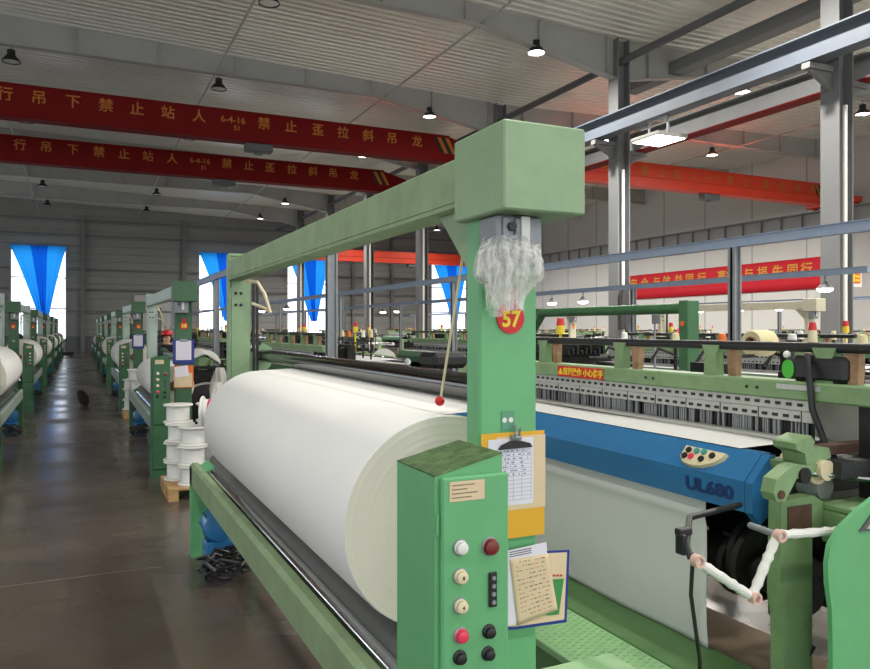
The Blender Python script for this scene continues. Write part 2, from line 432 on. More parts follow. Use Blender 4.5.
for y in FRAMES:
    o = struct(h_column(XC, y, deck_z(XC)-0.05).build('steel_column', COLG)); own_origin(o)
    cm = MB(); cm.cyl((XC-0.02, y-0.2, 0.3), (XC-0.02, y-0.2, 6.4), 0.05, 10)
    o2 = cm.build('conduit', WHITE, smooth=60); own_origin(o2); struct(o2)
# tapered rafters
def rafter(y):
    m = MB(); xs = [XL, 0, 5, 9.5, 10.9, 12.2, XC-0.22]
    for side in (0, 1):
        X = xs if not side else [2*XC-x for x in xs if 2*XC-x < XR]+[XR-0.1]
        X = sorted(X)
        vs = []
        for x in X: vs += [(x, y, raft_z(x)), (x, y, deck_z(x)-0.01)]
        m._add(vs, [(2*i, 2*i+2, 2*i+3, 2*i+1) for i in range(len(X)-1)], 0)
        vs = []
        for x in X: vs += [(x, y-0.13, raft_z(x)), (x, y+0.13, raft_z(x)), (x, y+0.13, raft_z(x)-0.025), (x, y-0.13, raft_z(x)-0.025)]
        fs = []
        for i in range(len(X)-1):
            for k in range(4): fs.append((4*i+k, 4*i+(k+1)%4, 4*i+4+(k+1)%4, 4*i+4+k))
        m._add(vs, fs, 0)
        x = X[0]+0.8
        while x < X[-1]:
            m.box(x, x+0.02, y-0.12, y-0.005, raft_z(x), deck_z(x)-0.02, b=0); x += 2.35
    return m
for y in FRAMES:
    o = struct(rafter(y).build('roof_rafter', RAFT, smooth=0, fix=False))
st = MB()
st.cyl((XC, YB, 9.62), (XC, YF, 9.62), 0.11, 8); struct(st.build('trim_3', DUCT))
for i, x in enumerate((-8.0, -2.5, 4.0, 9.85, 20.5, 27.0)):
    st = MB(); st.cyl((x, YB, 9.97), (x, YF, 9.97), 0.035, 6); struct(st.build('trim_%d' % (4+i), RAFT))
# crane runway beams along the column line and on the right wall
def runway(x, z0, z1, w=0.2, ribs=False, red=False):
    m = MB()
    m.box(x-w, x+w, YB, YF-0.5, z1-0.03, z1, b=0); m.box(x-w, x+w, YB, YF-0.5, z0, z0+0.03, b=0)
    m.box(x-0.012, x+0.012, YB, YF-0.5, z0+0.03, z1-0.03, b=0)
    m.box(x-0.04, x+0.04, YB, YF-0.5, z1, z1+0.06, b=0, m=1)
    if ribs:
        y = YB+0.5
        while y < YF-1: m.box(x-w+0.02, x+w-0.02, y, y+0.02, z0+0.03, z1-0.03, b=0); y += 1.25
    if red: m.box(x-w-0.004, x+w+0.004, YB, YF-0.5, z0-0.04, z0, b=0, m=2)
    return m
struct(runway(13.75, 7.25, 7.8).build('crane_runway', [RUNW, STEEL, CRANE], smooth=0))
struct(runway(15.25, 7.05, 7.6, red=True).build('crane_runway', [COLG, STEEL, CRANE], smooth=0))
struct(runway(33.1, 6.75, 7.5, ribs=True, red=True).build('crane_runway', [COLG, STEEL, CRANE], smooth=0))
# ---------------------------------------------------------------- overhead cranes
def crane(y, x0, x1, z0, z1, label, chars, tail, w=0.42, tapers=(False, True), two_tone=False):
    c = thing('overhead_crane', label, 'crane', ((x0+x1)/2, y+w/2, z0), 'red overhead cranes')
    g = MB()
    poly = [(x0, z0), (x1-1.1, z0), (x1, z0+0.32), (x1, z1-0.3), (x1-1.1, z1), (x0, z1)]
    paint = CRANEO if two_tone else CRANE
    g.prism(poly, 'y', y, y+w)
    g.box(x0, x1-1.1, y-0.05, y+w+0.05, z0-0.03, z0, b=0); g.box(x0, x1-1.1, y-0.05, y+w+0.05, z1, z1+0.03, b=0)
    if two_tone: g.box(x0, x1-1.1, y-0.05, y, z0+0.38, z0+0.42, b=0)
    go = g.build('girder', paint, c, smooth=0)
    e = MB(); e.box(x1-0.35, x1+0.2, y-1.1, y+w+1.1, z0+0.02, z0+0.3, b=0.02)
    for yy in (y-0.9, y+w+0.9): e.cyl((x1-0.0, yy, z0+0.05), (x1+0.14, yy, z0+0.05), 0.11, 12)
    e.build('end_carriage', paint, c)
    b = MB(); b.cyl((x1+0.2, y-0.02, z0+0.42), (x1+0.42, y-0.02, z0+0.42), 0.11, 10); b.build('buffer', BLACK, c)
    s = MB()
    for k, mm in ((0, 0), (0.16, 1), (0.32, 0), (0.48, 1)):
        s.prism([(x1-1.75+k, z1-0.06), (x1-1.6+k, z1-0.06), (x1-1.3+k, z0+0.3), (x1-1.45+k, z0+0.3)], 'y', y-0.006, y-0.002, m=mm)
    s.build('warning_stripe', [BLACK, CRANEY], c, smooth=0)
    hz = MB(); hx = x1-8.5
    hz.box(hx, hx+0.9, y+0.02, y+w-0.02, z0-0.3, z0-0.03, b=0.03); hz.cyl((hx+0.45, y+w/2, z0-0.3), (hx+0.45, y+w/2, z0-0.36), 0.16, 12)
    hz.build('trolley_hoist', DUCT, c)
    for (px, ch, sz) in chars:
        x, _ = atY(px, 200, y)
        lettering('lettering', ch, sz, CRANEY, go, (x, y-0.012, z1-0.32), bold=0.006)
    for (px, ch, sz, dz) in tail:
        x, _ = atY(px, 200, y); lettering('lettering', ch, sz, CRANEY, go, (x, y-0.012, z1-dz), bold=0.004)
    return c
C1 = [(5,'行'),(39,'吊'),(73,'下'),(106,'禁'),(137,'止'),(168,'站'),(199,'人'),(264,'禁'),(291,'止'),(318,'歪'),(343,'拉'),(368,'斜'),(392,'吊'),(417,'龙')]
crane(24.9, -14.5, 13.45, 7.86, 8.78, 'red overhead crane, nearer and higher in view of the two above the aisle', [(p, c, 0.42) for p, c in C1], [(233,'6-4-16',0.3,0.3),(237,'51',0.22,0.55)])
C2 = [(20,'行'),(46,'吊'),(73,'下'),(99,'禁'),(124,'止'),(148,'站'),(172,'人'),(227,'禁'),(249,'止'),(270,'歪'),(292,'拉'),(313,'斜'),(333,'吊'),(354,'龙')]
crane(31.5, -14.5, 13.45, 7.86, 8.76, 'red overhead crane spanning the hall, just behind and below the nearer lettered one', [(p, c, 0.42) for p, c in C2], [(200,'6-4-16',0.3,0.3),(204,'51',0.22,0.55)])
crane(56.2, 15.7, 32.7, 7.0, 7.85, 'short stretch of red crane far back along the hall, glimpsed past the rear posts', [], [], two_tone=True)
C3 = [(587,'行'),(607,'吊'),(645,'禁'),(663,'止'),(677,'站'),(693,'人'),(730,'禁'),(747,'止'),(766,'歪'),(782,'拉'),(797,'斜'),(813,'吊')]
crane(24.5, 15.7, 33.0, 7.62, 8.55, 'orange-red overhead crane in the brighter bay beyond the grey columns', [(p, c, 0.42) for p, c in C3], [(712,'6-4-16',0.28,0.3)], two_tone=True)
# ---------------------------------------------------------------- round hall lamps hung from the rafters
LAMP_ENERGY = 650
def hall_lamp(x, y, z, lit, label, group):
    t = thing('hall_lamp', label, 'lamp', (x, y, z), group)
    r = MB(); r.cyl((x, y, z+0.34), (x, y, raft_z(x)-0.02), 0.015, 6); r.build('hanger', STEEL, t)
    b = MB(); b.lathe([(0.07,0.36),(0.11,0.34),(0.11,0.2),(0.13,0.18),(0.25,0.03),(0.255,0.0),(0.235,0.0),(0.23,0.03),(0.1,0.16)], (x, y, z), n=20, cap=False)
    b.lathe([(0.001,0.36),(0.07,0.36)], (x,y,z), n=20, cap=False); b.build('shade', BLACK, t)
    l = MB(); l.lathe([(0.001,0.028),(0.228,0.028),(0.228,0.024),(0.001,0.022)], (x, y, z), n=20, cap=False); l.build('lens', GLOW if lit else WHITE, t)
    if lit:
        ld = bpy.data.lights.new('hall_light', 'AREA'); ld.shape = 'DISK'; ld.size = 0.44; ld.energy = LAMP_ENERGY*(0.07 if 20 < y < 36 and x < 14 else 0.28 if x < 8 else 0.3 if y > 50 else 1); ld.color = (1.0, 0.96, 0.88); ld.spread = math.radians(165)
        lo = bpy.data.objects.new('hall_light', ld); COL.objects.link(lo); lo.location = (x, y, z+0.012)
ORD = ['first','second','third','fourth','fifth','sixth','seventh','eighth','ninth','tenth','eleventh','twelfth']
for (xx, lit, nm) in ((-1.75, False, 'unlit black bell lamp nearest the aisle line, {} rafter back'), (4.1, False, 'unlit black bell lamp under the middle of the roof, {} rafter back'), (11.6, True, 'lit bell lamp in the row beside the grey columns, {} rafter back')):
    for i, y in enumerate(FRAMES):
        k = FRAMES.index(y); on = lit or y < 5  # unlit rows: lamps out of view switched on as added top light
        hall_lamp(xx, y, 9.45, on, (nm if lit or not on else nm.replace('unlit', 'added, unseen lit')).format(ORD[k]), 'round hall lamps under the rafters')
for xx in (19.5, 25.4):
    for i, y in enumerate(FRAMES):
        hall_lamp(xx, y, 9.4, True, 'lit bell lamp in the bay past the columns, {} rafter back, {}'.format(ORD[i], 'nearer row' if xx < 22 else 'farther row'), 'round hall lamps under the rafters')
# square flood light hung from the near runway
t = thing('flood_light', 'bright square flood lamp hung under the blue-grey crane runway', 'lamp', (13.75, 15.35, 6.6))
m = MB(); m.box(13.72, 13.78, 15.0, 15.06, 6.75, 7.26); m.box(13.72, 13.78, 15.7, 15.76, 6.75, 7.26); m.box(13.7, 13.8, 15.0, 15.76, 7.2, 7.26); m.build('bracket', STEEL, t)
m = MB(); m.box(13.25, 14.25, 14.85, 15.9, 6.66, 6.76, b=0.02); m.build('housing', ALU, t)
m = MB(); m.box(13.3, 14.2, 14.9, 15.85, 6.645, 6.66, b=0); m.build('lens', GLOW, t)
ld = bpy.data.lights.new('flood_light_lamp', 'AREA'); ld.size = 0.8; ld.energy = 300; lo = bpy.data.objects.new('flood_light_lamp', ld); COL.objects.link(lo); lo.location = (13.75, 15.37, 6.63)
# long duct under the roof
m = MB(); m.box(16.4, 16.9, 11.5, 20.0, 9.55, 9.9, b=0.01); o = m.build('roof_duct', COLG); own_origin(o); struct(o)
# banner on the right wall
b = thing('wall_banner', 'long red cloth banner with yellow characters on the white wall', 'banner', (33.93, 31, 3.9))
XBN = 33.93
(y0, z0), (y1, z1) = atX(826, 256, XBN), atX(620, 277, XBN)
def bf(u, v):
    y = y0+(y1-y0)*u; zt = z0+(z1-z0)*u; return (XBN-0.012*math.sin(u*40), y, zt-1.62*v)
MB().grid(bf, 60, 4).build('banner_cloth', BANNER, b, solid=0.01, smooth=80)
for px, ch in ((634,'安'),(645,'全'),(657,'与'),(667,'效'),(679,'益'),(690,'同'),(702,'行'),(722,'事'),(731,'故'),(749,'与'),(763,'损'),(778,'失'),(793,'同'),(807,'行')):
    yy, zz = atX(px, 270, XBN); u = (yy-y0)/(y1-y0)
    lettering('lettering', ch, 0.72, BANNERY, b, (XBN-0.03, yy, z0+(z1-z0)*u-0.62), face='-X', bold=0.014)
# small red notice on the nearer column
s = thing('wall_notice', 'small red and yellow notice on a white plate beside the nearer grey column', 'sign', (14.9, 10.85, 2.6))
m = MB(); m.box(14.735, 15.1, 10.66, 10.68, 2.62, 2.98, b=0.004); m.build('plate', WHITE, s)
m = MB(); m.box(14.77, 15.04, 10.645, 10.659, 2.7, 2.94, b=0); m.build('red_panel', ORG, s)
m = MB(); m.box(14.79, 14.85, 10.635, 10.644, 2.73, 2.91, b=0); m.box(14.87, 15.0, 10.635, 10.644, 2.82, 2.86, b=0); m.box(14.87, 15.0, 10.635, 10.644, 2.74, 2.78, b=0); m.build('yellow_print', YEL, s)
# grey sheet bundled on the second column
s = MB()
def bund(u, v):
    t = 2*PI*u; z = 2.95-1.25*v; r = 0.17+0.05*math.sin(3*t+4*v)+0.03*math.sin(7*t); r *= (0.6+0.7*v if v < 0.5 else 0.95)
    return (14.35+r*math.cos(t), 17.5+r*math.sin(t)*0.8, z)
o = s.grid(bund, 28, 10).build('dust_sheet', mat('grey_sheet', srgb(64,64,66), 0.8, var=0.45, vscale=9), smooth=80); own_origin(o)
tag(o, 'dark grey sheet bundled against the second grey column', 'sheet')
# ================================================================ cloth winders
def winder(label, num=None, mirror=None, group='cloth winders along the aisle', palette=None, big=True, gz=1.531):
    MIRROR[0] = mirror
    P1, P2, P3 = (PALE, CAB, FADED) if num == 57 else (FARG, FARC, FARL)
    if palette: P1 = P2 = P3 = palette
    lx = 1.15 if mirror is None else mirror-1.15
    t = thing('cloth_winder', label, 'textile machine', (lx, 4.0, 0), group)
    # front post, its head box, brace
    m = MB(); m.box(1.067, 1.265, 1.95, 2.035, 0, 2.3, b=0.006)
    m.build('front_post', P1 if num != 57 else CAB, t)
    m = MB(); m.box(1.03, 1.297, 1.747, 2.045, 2.069, 2.312, b=0.005)
    m.build('head_box', P1, t)
    m = MB(); m.prism([(2.035, 2.13), (2.3, 2.13), (2.25, 2.1), (2.035, 1.9)], 'x', 1.09, 1.12); m.build('brace', P1, t)
    m = MB(); m.box(1.055, 1.13, 2.04, 6.0, 2.135, 2.275, b=0.006); m.box(1.05, 1.16, 2.04, 6.0, 2.12, 2.135, b=0.002)
    m.build('top_beam', P3, t)
    m = MB(); m.box(1.07, 1.225, 5.98, 6.08, 0, 2.31, b=0.008); m.box(1.058, 1.07, 5.97, 6.09, 0.6, 2.33, b=0.003); m.box(1.07, 1.235, 5.975, 6.09, 2.31, 2.33, b=0.003)
    ro = m.build('rear_post', P1 if num == 57 else P3, t)
    m = MB()
    for z in (2.02, 1.93): m.cyl((1.11, 5.975, z), (1.11, 5.985, z), 0.012, 10); m.cyl((1.15, 5.975, z), (1.15, 5.985, z), 0.012, 10)
    m.box(1.245, 1.262, 5.99, 6.03, 0.9, 2.1, b=0); m.box(1.275, 1.29, 5.99, 6.03, 0.9, 2.1, b=0)
    m.build('cable_channel', [BLACK], ro)
    m = MB(); m.tube([(1.14, 5.7, 2.1), (1.2, 5.62, 2.09), (1.24, 5.55, 2.0), (1.27, 5.5, 1.86), (1.24, 5.52, 1.89), (1.16, 5.6, 1.93)], 0.012, 8); m.build('bracket_arm', CREAM, t)
    # sensor block under the head
    m = MB(); m.box(1.06, 1.21, 1.835, 1.945, 1.93, 2.069, b=0.006)
    for x in (1.075, 1.115, 1.155): m.box(x, x+0.018, 1.825, 1.836, 1.94, 2.06, b=0.002)
    so = m.build('sensor_block', STEEL, t)
    m = MB(); m.cyl((1.1, 1.815, 2.035), (1.1, 1.826, 2.035), 0.013, 14); m.build('socket', BLACK, so)
    m = MB(); m.box(1.13, 1.158, 1.818, 1.826, 1.97, 2.065, b=0.001); m.build('white_strip', WHITE, so)
    # control cabinet with a sloping lid
    body = [(0.78, 0.0), (0.968, 0.0), (0.968, 1.432), (0.78, 1.388)]
    m = MB(); m.prism(body, 'y', 1.652, 1.89)
    c = m.build('control_cabinet', P2, t)
    m = MB(); m.prism([(0.78, 1.3885), (0.968, 1.4325), (0.968, 1.436), (0.78, 1.392)], 'y', 1.652, 1.89); m.build('lid', CABTOP if num == 57 else P2, c)
    m = MB(); m.box(0.792, 0.978, 1.634, 1.652, 0.62, 1.388, b=0.005); m.box(0.792, 0.978, 1.634, 1.652, 0.1, 0.6, b=0.005)
    dr = m.build('door', P2, c)
    m = MB()
    for z in (1.25, 0.75): m.cyl((0.786, 1.648, z), (0.786, 1.648, z+0.05), 0.0045, 8)
    m.build('hinge', P2, c)
    Y = 1.634
    def put(px, py): return atY(px, py, Y)
    x, z = put(467, 490.5)
    m = MB(); m.box(x-0.048, x+0.048, Y-0.002, Y, z-0.024, z+0.024, b=0); npl = m.build('nameplate', OLDPAPER, c)
    m = MB()
    for k, (a, b) in enumerate(((-0.042, 0.02), (-0.042, 0.0), (-0.042, 0.028), (-0.042, 0.012))): m.box(x+a, x+b, Y-0.0026, Y-0.002, z+0.014-0.01*k, z+0.0165-0.01*k, b=0)
    m.build('printed_lines', TYPE, npl)
    for (px, py, r, mm, nm) in ((460, 547, 0.0145, WHITE, 'push_button'), (489.5, 546, 0.018, DKRED, 'stop_button'), (460, 576, 0.0145, CREAM, 'push_button'), (460, 605.5, 0.0145, CREAM, 'push_button'), (460.4, 635, 0.0145, PINK, 'push_button'), (488.4, 631, 0.0125, BLACK, 'push_button'), (459.3, 657, 0.0125, BLACK, 'push_button'), (487.6, 653, 0.0125, BLACK, 'push_button')):
        x, z = put(px, py)
        m = MB(); m.lathe([(r+0.003, 0), (r+0.003, -0.005), (r, -0.007), (r, -0.018), (r-0.003, -0.02)], (x, Y, z), 'y', 18)
        bo = m.build(nm, mm, c)
        m = MB(); m.lathe([(r+0.0055, -0.0), (r+0.0055, -0.004), (r+0.003, -0.0055)], (x, Y, z), 'y', 18, cap=False); m.build('bezel', STEEL if mm is not BLACK else BLACK, c)
        if num == 57 and mm is CREAM: lettering('legend', '8' if py < 590 else '4', 0.012, DINK, bo, (x, Y-0.0205, z))
    x, z = put(492, 589)
    m = MB(); m.box(x-0.011, x+0.011, Y-0.008, Y, z-0.043, z+0.043, b=0.002); sw = m.build('switch_plate', BLACK, c)
    m = MB()
    for k in range(4): m.cyl((x, Y-0.012, z+0.03-0.02*k), (x, Y-0.008, z+0.03-0.02*k), 0.0055, 10)
    m.build('switch', STEEL, sw)
    # low frame: guard rail, rollers, end frames
    m = MB(); m.prism([(0.78, 0.55), (0.84, 0.55), (0.84, 0.705), (0.80, 0.71), (0.78, 0.69)], 'y', 1.9, 6.08); m.build('guard_rail', P3, t)
    for (ya, yb, mm) in ((2.04, 2.12, P3), (5.98, 6.1, P3)):
        m = MB(); m.prism([(0.78, 0), (0.9, 0), (0.98, 0.4), (1.1, 0.4), (1.16, 0), (1.28, 0), (1.28, 0.74), (1.2, 0.8), (1.16, 0.64), (0.92, 0.60), (0.86, 0.69), (0.78, 0.69)], 'y', ya, yb); m.build('end_frame', P2, t)
    m = MB(); m.prism([(0.84, 0.70), (0.90, 0.74), (1.0, 0.66), (0.84, 0.6)], 'y', 5.7, 5.98); m.build('corner_bracket', P2, t)
    m = MB(); m.cyl((0.895, 2.12, 0.68), (0.895, 5.98, 0.68), 0.04, 28); m.build('chrome_roller', CHROME, t)
    m = MB(); m.cyl((0.985, 2.12, 0.70), (0.985, 5.98, 0.70), 0.085, 24); m.build('support_roller', GREYROLL, t)
    m = MB(); m.cyl((1.165, 2.12, 0.70), (1.165, 5.98, 0.70), 0.085, 24); m.build('support_roller', GREYROLL, t)
    m = MB(); m.cyl((1.33, 2.2, gz), (1.33, 6.0, gz), 0.05, 32); m.cyl((1.33, 2.17, gz), (1.33, 6.04, gz), 0.025, 14); m.build('guide_roller', DARKROLL, t)
    m = MB(); m.prism([(1.2, gz-0.25), (1.3, gz-0.2), (1.4, gz-0.06), (1.4, gz+0.06), (1.33, gz+0.1), (1.2, gz)], 'y', 6.005, 6.05); m.build('roller_bracket', P1, t)
    m = MB(); m.prism([(1.2, gz-0.07), (1.36, gz-0.05), (1.36, gz+0.05), (1.2, gz+0.07)], 'y', 2.15, 2.19); m.box(1.2, 1.255, 2.03, 2.16, gz-0.07, gz+0.07, b=0.003); m.build('roller_bracket', P1, t)
    # number disc
    x, z = (1.17, 1.78)
    m = MB(); m.cyl((x, 1.949, z), (x, 1.944, z), 0.047, 28)
    m.box(x-0.026, x+0.02, 1.9445, 1.949, z+0.04, z+0.085, b=0)
    nd = m.build('number_disc', SIGNRED, t)
    if num: lettering('number', str(num), 0.066, YEL, nd, (x, 1.943, z-0.005), bold=0.0022, depth=0.001, wide=0.95)
    else:
        m = MB(); m.lathe([(0.012, 0), (0.026, 0), (0.026, -0.001), (0.012, -0.001)], (x, 1.9435, z), 'y', 16, cap=False); m.build('yellow_mark', YEL, nd)
    m = MB(); m.box(1.14, 1.185, 1.947, 1.9497, 1.445, 1.502, b=0); st = m.build('sticker', TEAL, t)
    m = MB(); m.cyl((1.15, 1.9465, 1.475), (1.15, 1.947, 1.475), 0.008, 10); m.cyl((1.172, 1.9465, 1.475), (1.172, 1.947, 1.475), 0.008, 10); m.build('dial_mark', WHITE, st)
    # motor with its cables at the far end
    m = MB(); m.lathe([(0.05,0),(0.105,0.01),(0.115,0.04),(0.115,0.2),(0.1,0.22)], (0.93, 5.6, 0.31), 'y', 22)
    for k in range(10):
        a = 2*PI*k/10; m.box(0.93+0.115*math.cos(a)-0.006, 0.93+0.115*math.cos(a)+0.006, 5.65, 5.8, 0.31+0.115*math.sin(a)-0.006, 0.31+0.115*math.sin(a)+0.006, b=0)
    m.box(0.83, 1.03, 5.62, 5.8, 0, 0.2, b=0.01)
    mo = m.build('drive_motor', BLUE, t)
    m = MB(); rr = random.Random(3)
    for k in range(7):
        pts = []; a = rr.uniform(0, 6)
        for q in range(12): pts.append((0.93+0.17*math.cos(a+q*0.55)*rr.uniform(0.7,1.1), 5.5-0.2*k/7+0.12*math.sin(a+q*0.6), 0.03+0.15*abs(math.sin(q*0.5+k))*rr.uniform(0.6,1)))
        m.tube(pts, 0.012, 6)
    m.build('cable', BLACK, mo)
    # pull rod with a red ball
    if num == 57:
        m = MB(); m.tube([(1.125, 2.14, 2.12), (1.115, 2.16, 1.95), (1.085, 2.25, 1.52)], 0.0045, 8); pr = m.build('pull_rod', CREAM, t)
        m = MB(); m.ball((1.082, 2.252, 1.508), 0.0165, 16); m.build('red_ball', RED, pr, smooth=180)
    MIRROR[0] = None
    return t
def roll(label, big=True, mirror=None, gz=1.531, y0=2.2, y1=5.02, group='rolls of white cloth on the winders'):
    MIRROR[0] = mirror
    r = 0.345 if big else 0.25; cz = 0.70+math.sqrt((r+0.087)**2-0.09**2); cx = 1.075
    lx = cx if mirror is None else mirror-cx
    t = thing('cloth_roll', label, 'fabric roll', (lx, (y0+y1)/2, cz-r), group)
    m = MB(); m.lathe([(r-0.006, y0), (r, y0+0.012), (r, y1-0.012), (r-0.006, y1)], (cx, 0, cz), 'y', 72, cap=False); m.build('rolled_cloth', CLOTH, t, smooth=60)
    for (yy, s) in ((y0, -1), (y1, 1)):
        m = MB(); pr = []; q = random.Random(5); k = 0.06
        while k < r-0.004: pr.append((k, yy+s*q.uniform(-0.0008, 0.0008))); k += q.uniform(0.004, 0.010)
        pr.append((r-0.004, yy)); m.lathe(pr, (cx, 0, cz), 'y', 72, cap=False); m.build('roll_end', SELV, t, smooth=8)
    m = MB(); m.cyl((cx, y0-0.06, cz), (cx, y1+0.06, cz), 0.06, 20); m.build('core_tube', BROWN, t)
    th = math.acos(min(1, (r+0.066)/math.hypot(1.33-cx, 1.5-cz))) if math.hypot(1.33-cx, 1.5-cz) > r+0.066 else 0
    zt = cz+r
    m = MB()
    def web(u, v):
        if u < 0.5:
            k = u/0.5; return (cx+(1.33-cx)*k, y0+0.01+(y1-y0-0.02)*v, (zt+0.001)+(gz-0.0525-zt)*k)
        k = (u-0.5)/0.5; a = -PI/2+1.5*k
        return (1.33+0.0525*math.cos(a), y0+0.01+(y1-y0-0.02)*v, gz+0.0525*math.sin(a))
    m.grid(web, 16, 4); m.build('loose_end', CLOTH, t, fix=False, smooth=60)
    MIRROR[0] = None
    return t
PITCH = 7.71
MX = -0.07
w57 = winder('pale green cloth winder with the red disc numbered 57 and the big white roll', 57)
w58 = winder('green cloth winder with the red disc numbered 58, beside the stacked spools', 58, gz=1.32); w58.location.y += PITCH
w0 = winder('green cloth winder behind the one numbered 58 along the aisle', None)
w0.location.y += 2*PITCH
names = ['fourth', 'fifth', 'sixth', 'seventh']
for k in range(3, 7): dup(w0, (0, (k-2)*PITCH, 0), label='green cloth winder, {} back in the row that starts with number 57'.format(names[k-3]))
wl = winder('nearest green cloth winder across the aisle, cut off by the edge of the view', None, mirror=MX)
wl.location.y += 8.6
for k, nm in ((1, 'second'), (2, 'third'), (3, 'fourth'), (4, 'fifth'), (5, 'sixth')):
    dup(wl, (0, k*PITCH, 0), label='green cloth winder across the aisle, {} back in the row under the blue curtain'.format(nm))
r57 = roll('large white roll of cloth with cream end on the winder numbered 57')
r58 = roll('small white roll of cloth on the winder numbered 58', big=False, gz=1.32); r58.location.y += PITCH
dup(r57, (0, 2*PITCH, 0), label='large white cloth roll on the winder behind number 58')
for k in range(3, 7): dup(r57 if k % 2 else r58, (0, k*PITCH if k % 2 else (k-1)*PITCH, 0), label='white cloth roll on the {} winder back in the row of number 57'.format(names[k-3]))
rl = roll('white cloth roll on the nearest winder across the aisle, at the edge of the view', mirror=MX); rl.location.y += 8.6
for k, nm in ((1, 'second'), (2, 'third'), (3, 'fourth'), (4, 'fifth'), (5, 'sixth')):
    dup(rl, (0, k*PITCH, 0), label='white cloth roll on the {} winder back across the aisle'.format(nm))
# two beige winders of another row, beyond the looms
wb = winder('beige winder head and beam far beyond the loom, before the nearer grey column', None, palette=BEIGE, group='beige winders beyond the looms'); wb.location += Vector((11.55, 8.05, 0))
dup(wb, (0, PITCH, 0), label='beige winder one place behind the beige one near the grey column')
# ---------------------------------------------------------------- clear film round the sensor of number 57
fr = random.Random(11)
pl = thing('plastic_film', 'crumpled clear plastic film wrapped under the head box above disc 57', 'plastic wrap', (1.13, 1.87, 1.78))
PR = [(2.0, 0.083, 0.058), (1.985, 0.088, 0.064), (1.96, 0.094, 0.07), (1.93, 0.094, 0.07), (1.905, 0.092, 0.066), (1.88, 0.07, 0.05), (1.855, 0.05, 0.036), (1.835, 0.034, 0.022), (1.812, 0.034, 0.02)]
def film(ph, sc, sh):
    def fn(u, v):
        q = v*(len(PR)-1); i = min(int(q), len(PR)-2); k = q-i
        z = PR[i][0]*(1-k)+PR[i+1][0]*k; a = PR[i][1]*(1-k)+PR[i+1][1]*k; b = PR[i][2]*(1-k)+PR[i+1][2]*k
        t = 2*PI*u
        up = max(0, 1-2.2*v); dn = 1-up
        fold = 1+dn*(0.07*math.sin(11*t+ph+3*v)+0.05*math.sin(19*t+2*ph-4*v))+0.02*math.sin(31*t+v*9)
        hor = 1+up*0.05*math.sin(v*60+2.5*math.sin(2*t+ph)+math.sin(5*t))
        ox = sh*math.sin(v*2.6)
        return (1.127+ox+a*sc*fold*hor*math.cos(t), 1.872+b*sc*fold*hor*math.sin(t), z+0.012*math.sin(3*t+ph))
    return fn
MB().grid(film(0.3, 1.0, 0.0), 120, 40).build('film_layer', FILM, pl, fix=False, smooth=180)
MB().grid(film(2.1, 1.05, -0.012), 120, 40).build('film_layer', FILM, pl, fix=False, smooth=180)
def skirt(u, v):
    t = PI*(0.75+0.75*u); k = v
    x = 1.105+(-0.06-0.035*k)*abs(math.cos(t*0.5))+0.1*u-0.02*k; return (1.03+0.13*u-0.012*k+0.006*math.sin(u*30), 1.835-0.035*math.sin(PI*u)+0.008*math.sin(26*u+5*v), 1.93-0.13*k-0.02*math.sin(u*7)*k)
MB().grid(skirt, 50, 20).build('film_tail', FILM, pl, fix=False, smooth=180)
# ---------------------------------------------------------------- papers hung on the posts
def yellow_clipboard(label):
    x0, x1 = 1.068, 1.288; Y = 1.946
    t = thing('clipboard', label, 'clipboard', (1.178, Y, 1.125), 'clipboards on the winder posts')
    zt = atY(500, 433, Y)[1]; zb = atY(520, 537, Y)[1]
    m = MB(); m.box(x0, x1, Y-0.004, Y-0.0005, zb, zt, b=0.0015); m.build('board', YBOARD, t)
    m = MB(); m.box(1.12, 1.29, Y-0.0052, Y-0.004, zb+0.085, zt-0.012, b=0); m.build('old_sheet', OLDPAPER, t)
    m = MB(); m.box(1.09, 1.246, Y-0.0065, Y-0.0053, zb+0.1, zt-0.018, b=0); ps = m.build('form_sheet', PAPER, t)
    m = MB()
    for k in range(13): m.box(1.124, 1.238, Y-0.0068, Y-0.0065, zb+0.115+k*0.0118, zb+0.1158+k*0.0118, b=0)
    for x in (1.124, 1.148, 1.175, 1.205, 1.238): m.box(x, x+0.0008, Y-0.0068, Y-0.0065, zb+0.115, zb+0.257, b=0)
    m.build('ruled_lines', INK, ps)
    m = MB()
    for k in range(7):
        xx = 1.13
        while xx < 1.225:
            ww = fr.uniform(0.004, 0.012); m.box(xx, xx+ww, Y-0.007, Y-0.0066, zb+0.19+k*0.0118, zb+0.1935+k*0.0118, b=0); xx += ww+fr.uniform(0.003, 0.02)
    m.build('handwriting', INK, ps)
    x = 1.18
    m = MB(); m.prism([(x-0.058, zt-0.048), (x+0.058, zt-0.046), (x+0.05, zt-0.034), (x+0.015, zt-0.024), (x-0.015, zt-0.024), (x-0.048, zt-0.036)], 'y', Y-0.016, Y-0.006)
    cl = m.build('clip', BLACK, t)
    m = MB(); m.cyl((x-0.016, Y-0.014, zt-0.014), (x+0.016, Y-0.014, zt-0.014), 0.008, 12); m.tube([(x-0.012, Y-0.012, zt-0.022), (x-0.01, Y-0.03, zt+0.0), (x+0.004, Y-0.03, zt+0.016), (x+0.012, Y-0.012, zt-0.02)], 0.0035, 8)
    m.tube([(x, Y-0.006, zt+0.002), (x-0.002, Y-0.012, zt+0.02), (x+0.002, Y-0.004, zt+0.028)], 0.003, 6)
    m.build('spring', STEEL, cl)
    return t
yellow_clipboard('yellow clipboard with ruled white form and black clip on the post numbered 57')
def tilted(mb, cx, cz, w, h, a, y0, y1, m=0):
    ca, sa = math.cos(a), math.sin(a)
    return mb.prism([(cx+u*ca-v*sa, cz+u*sa+v*ca) for u, v in ((-w/2,-h/2),(w/2,-h/2),(w/2,h/2),(-w/2,h/2))], 'y', y0, y1, m)
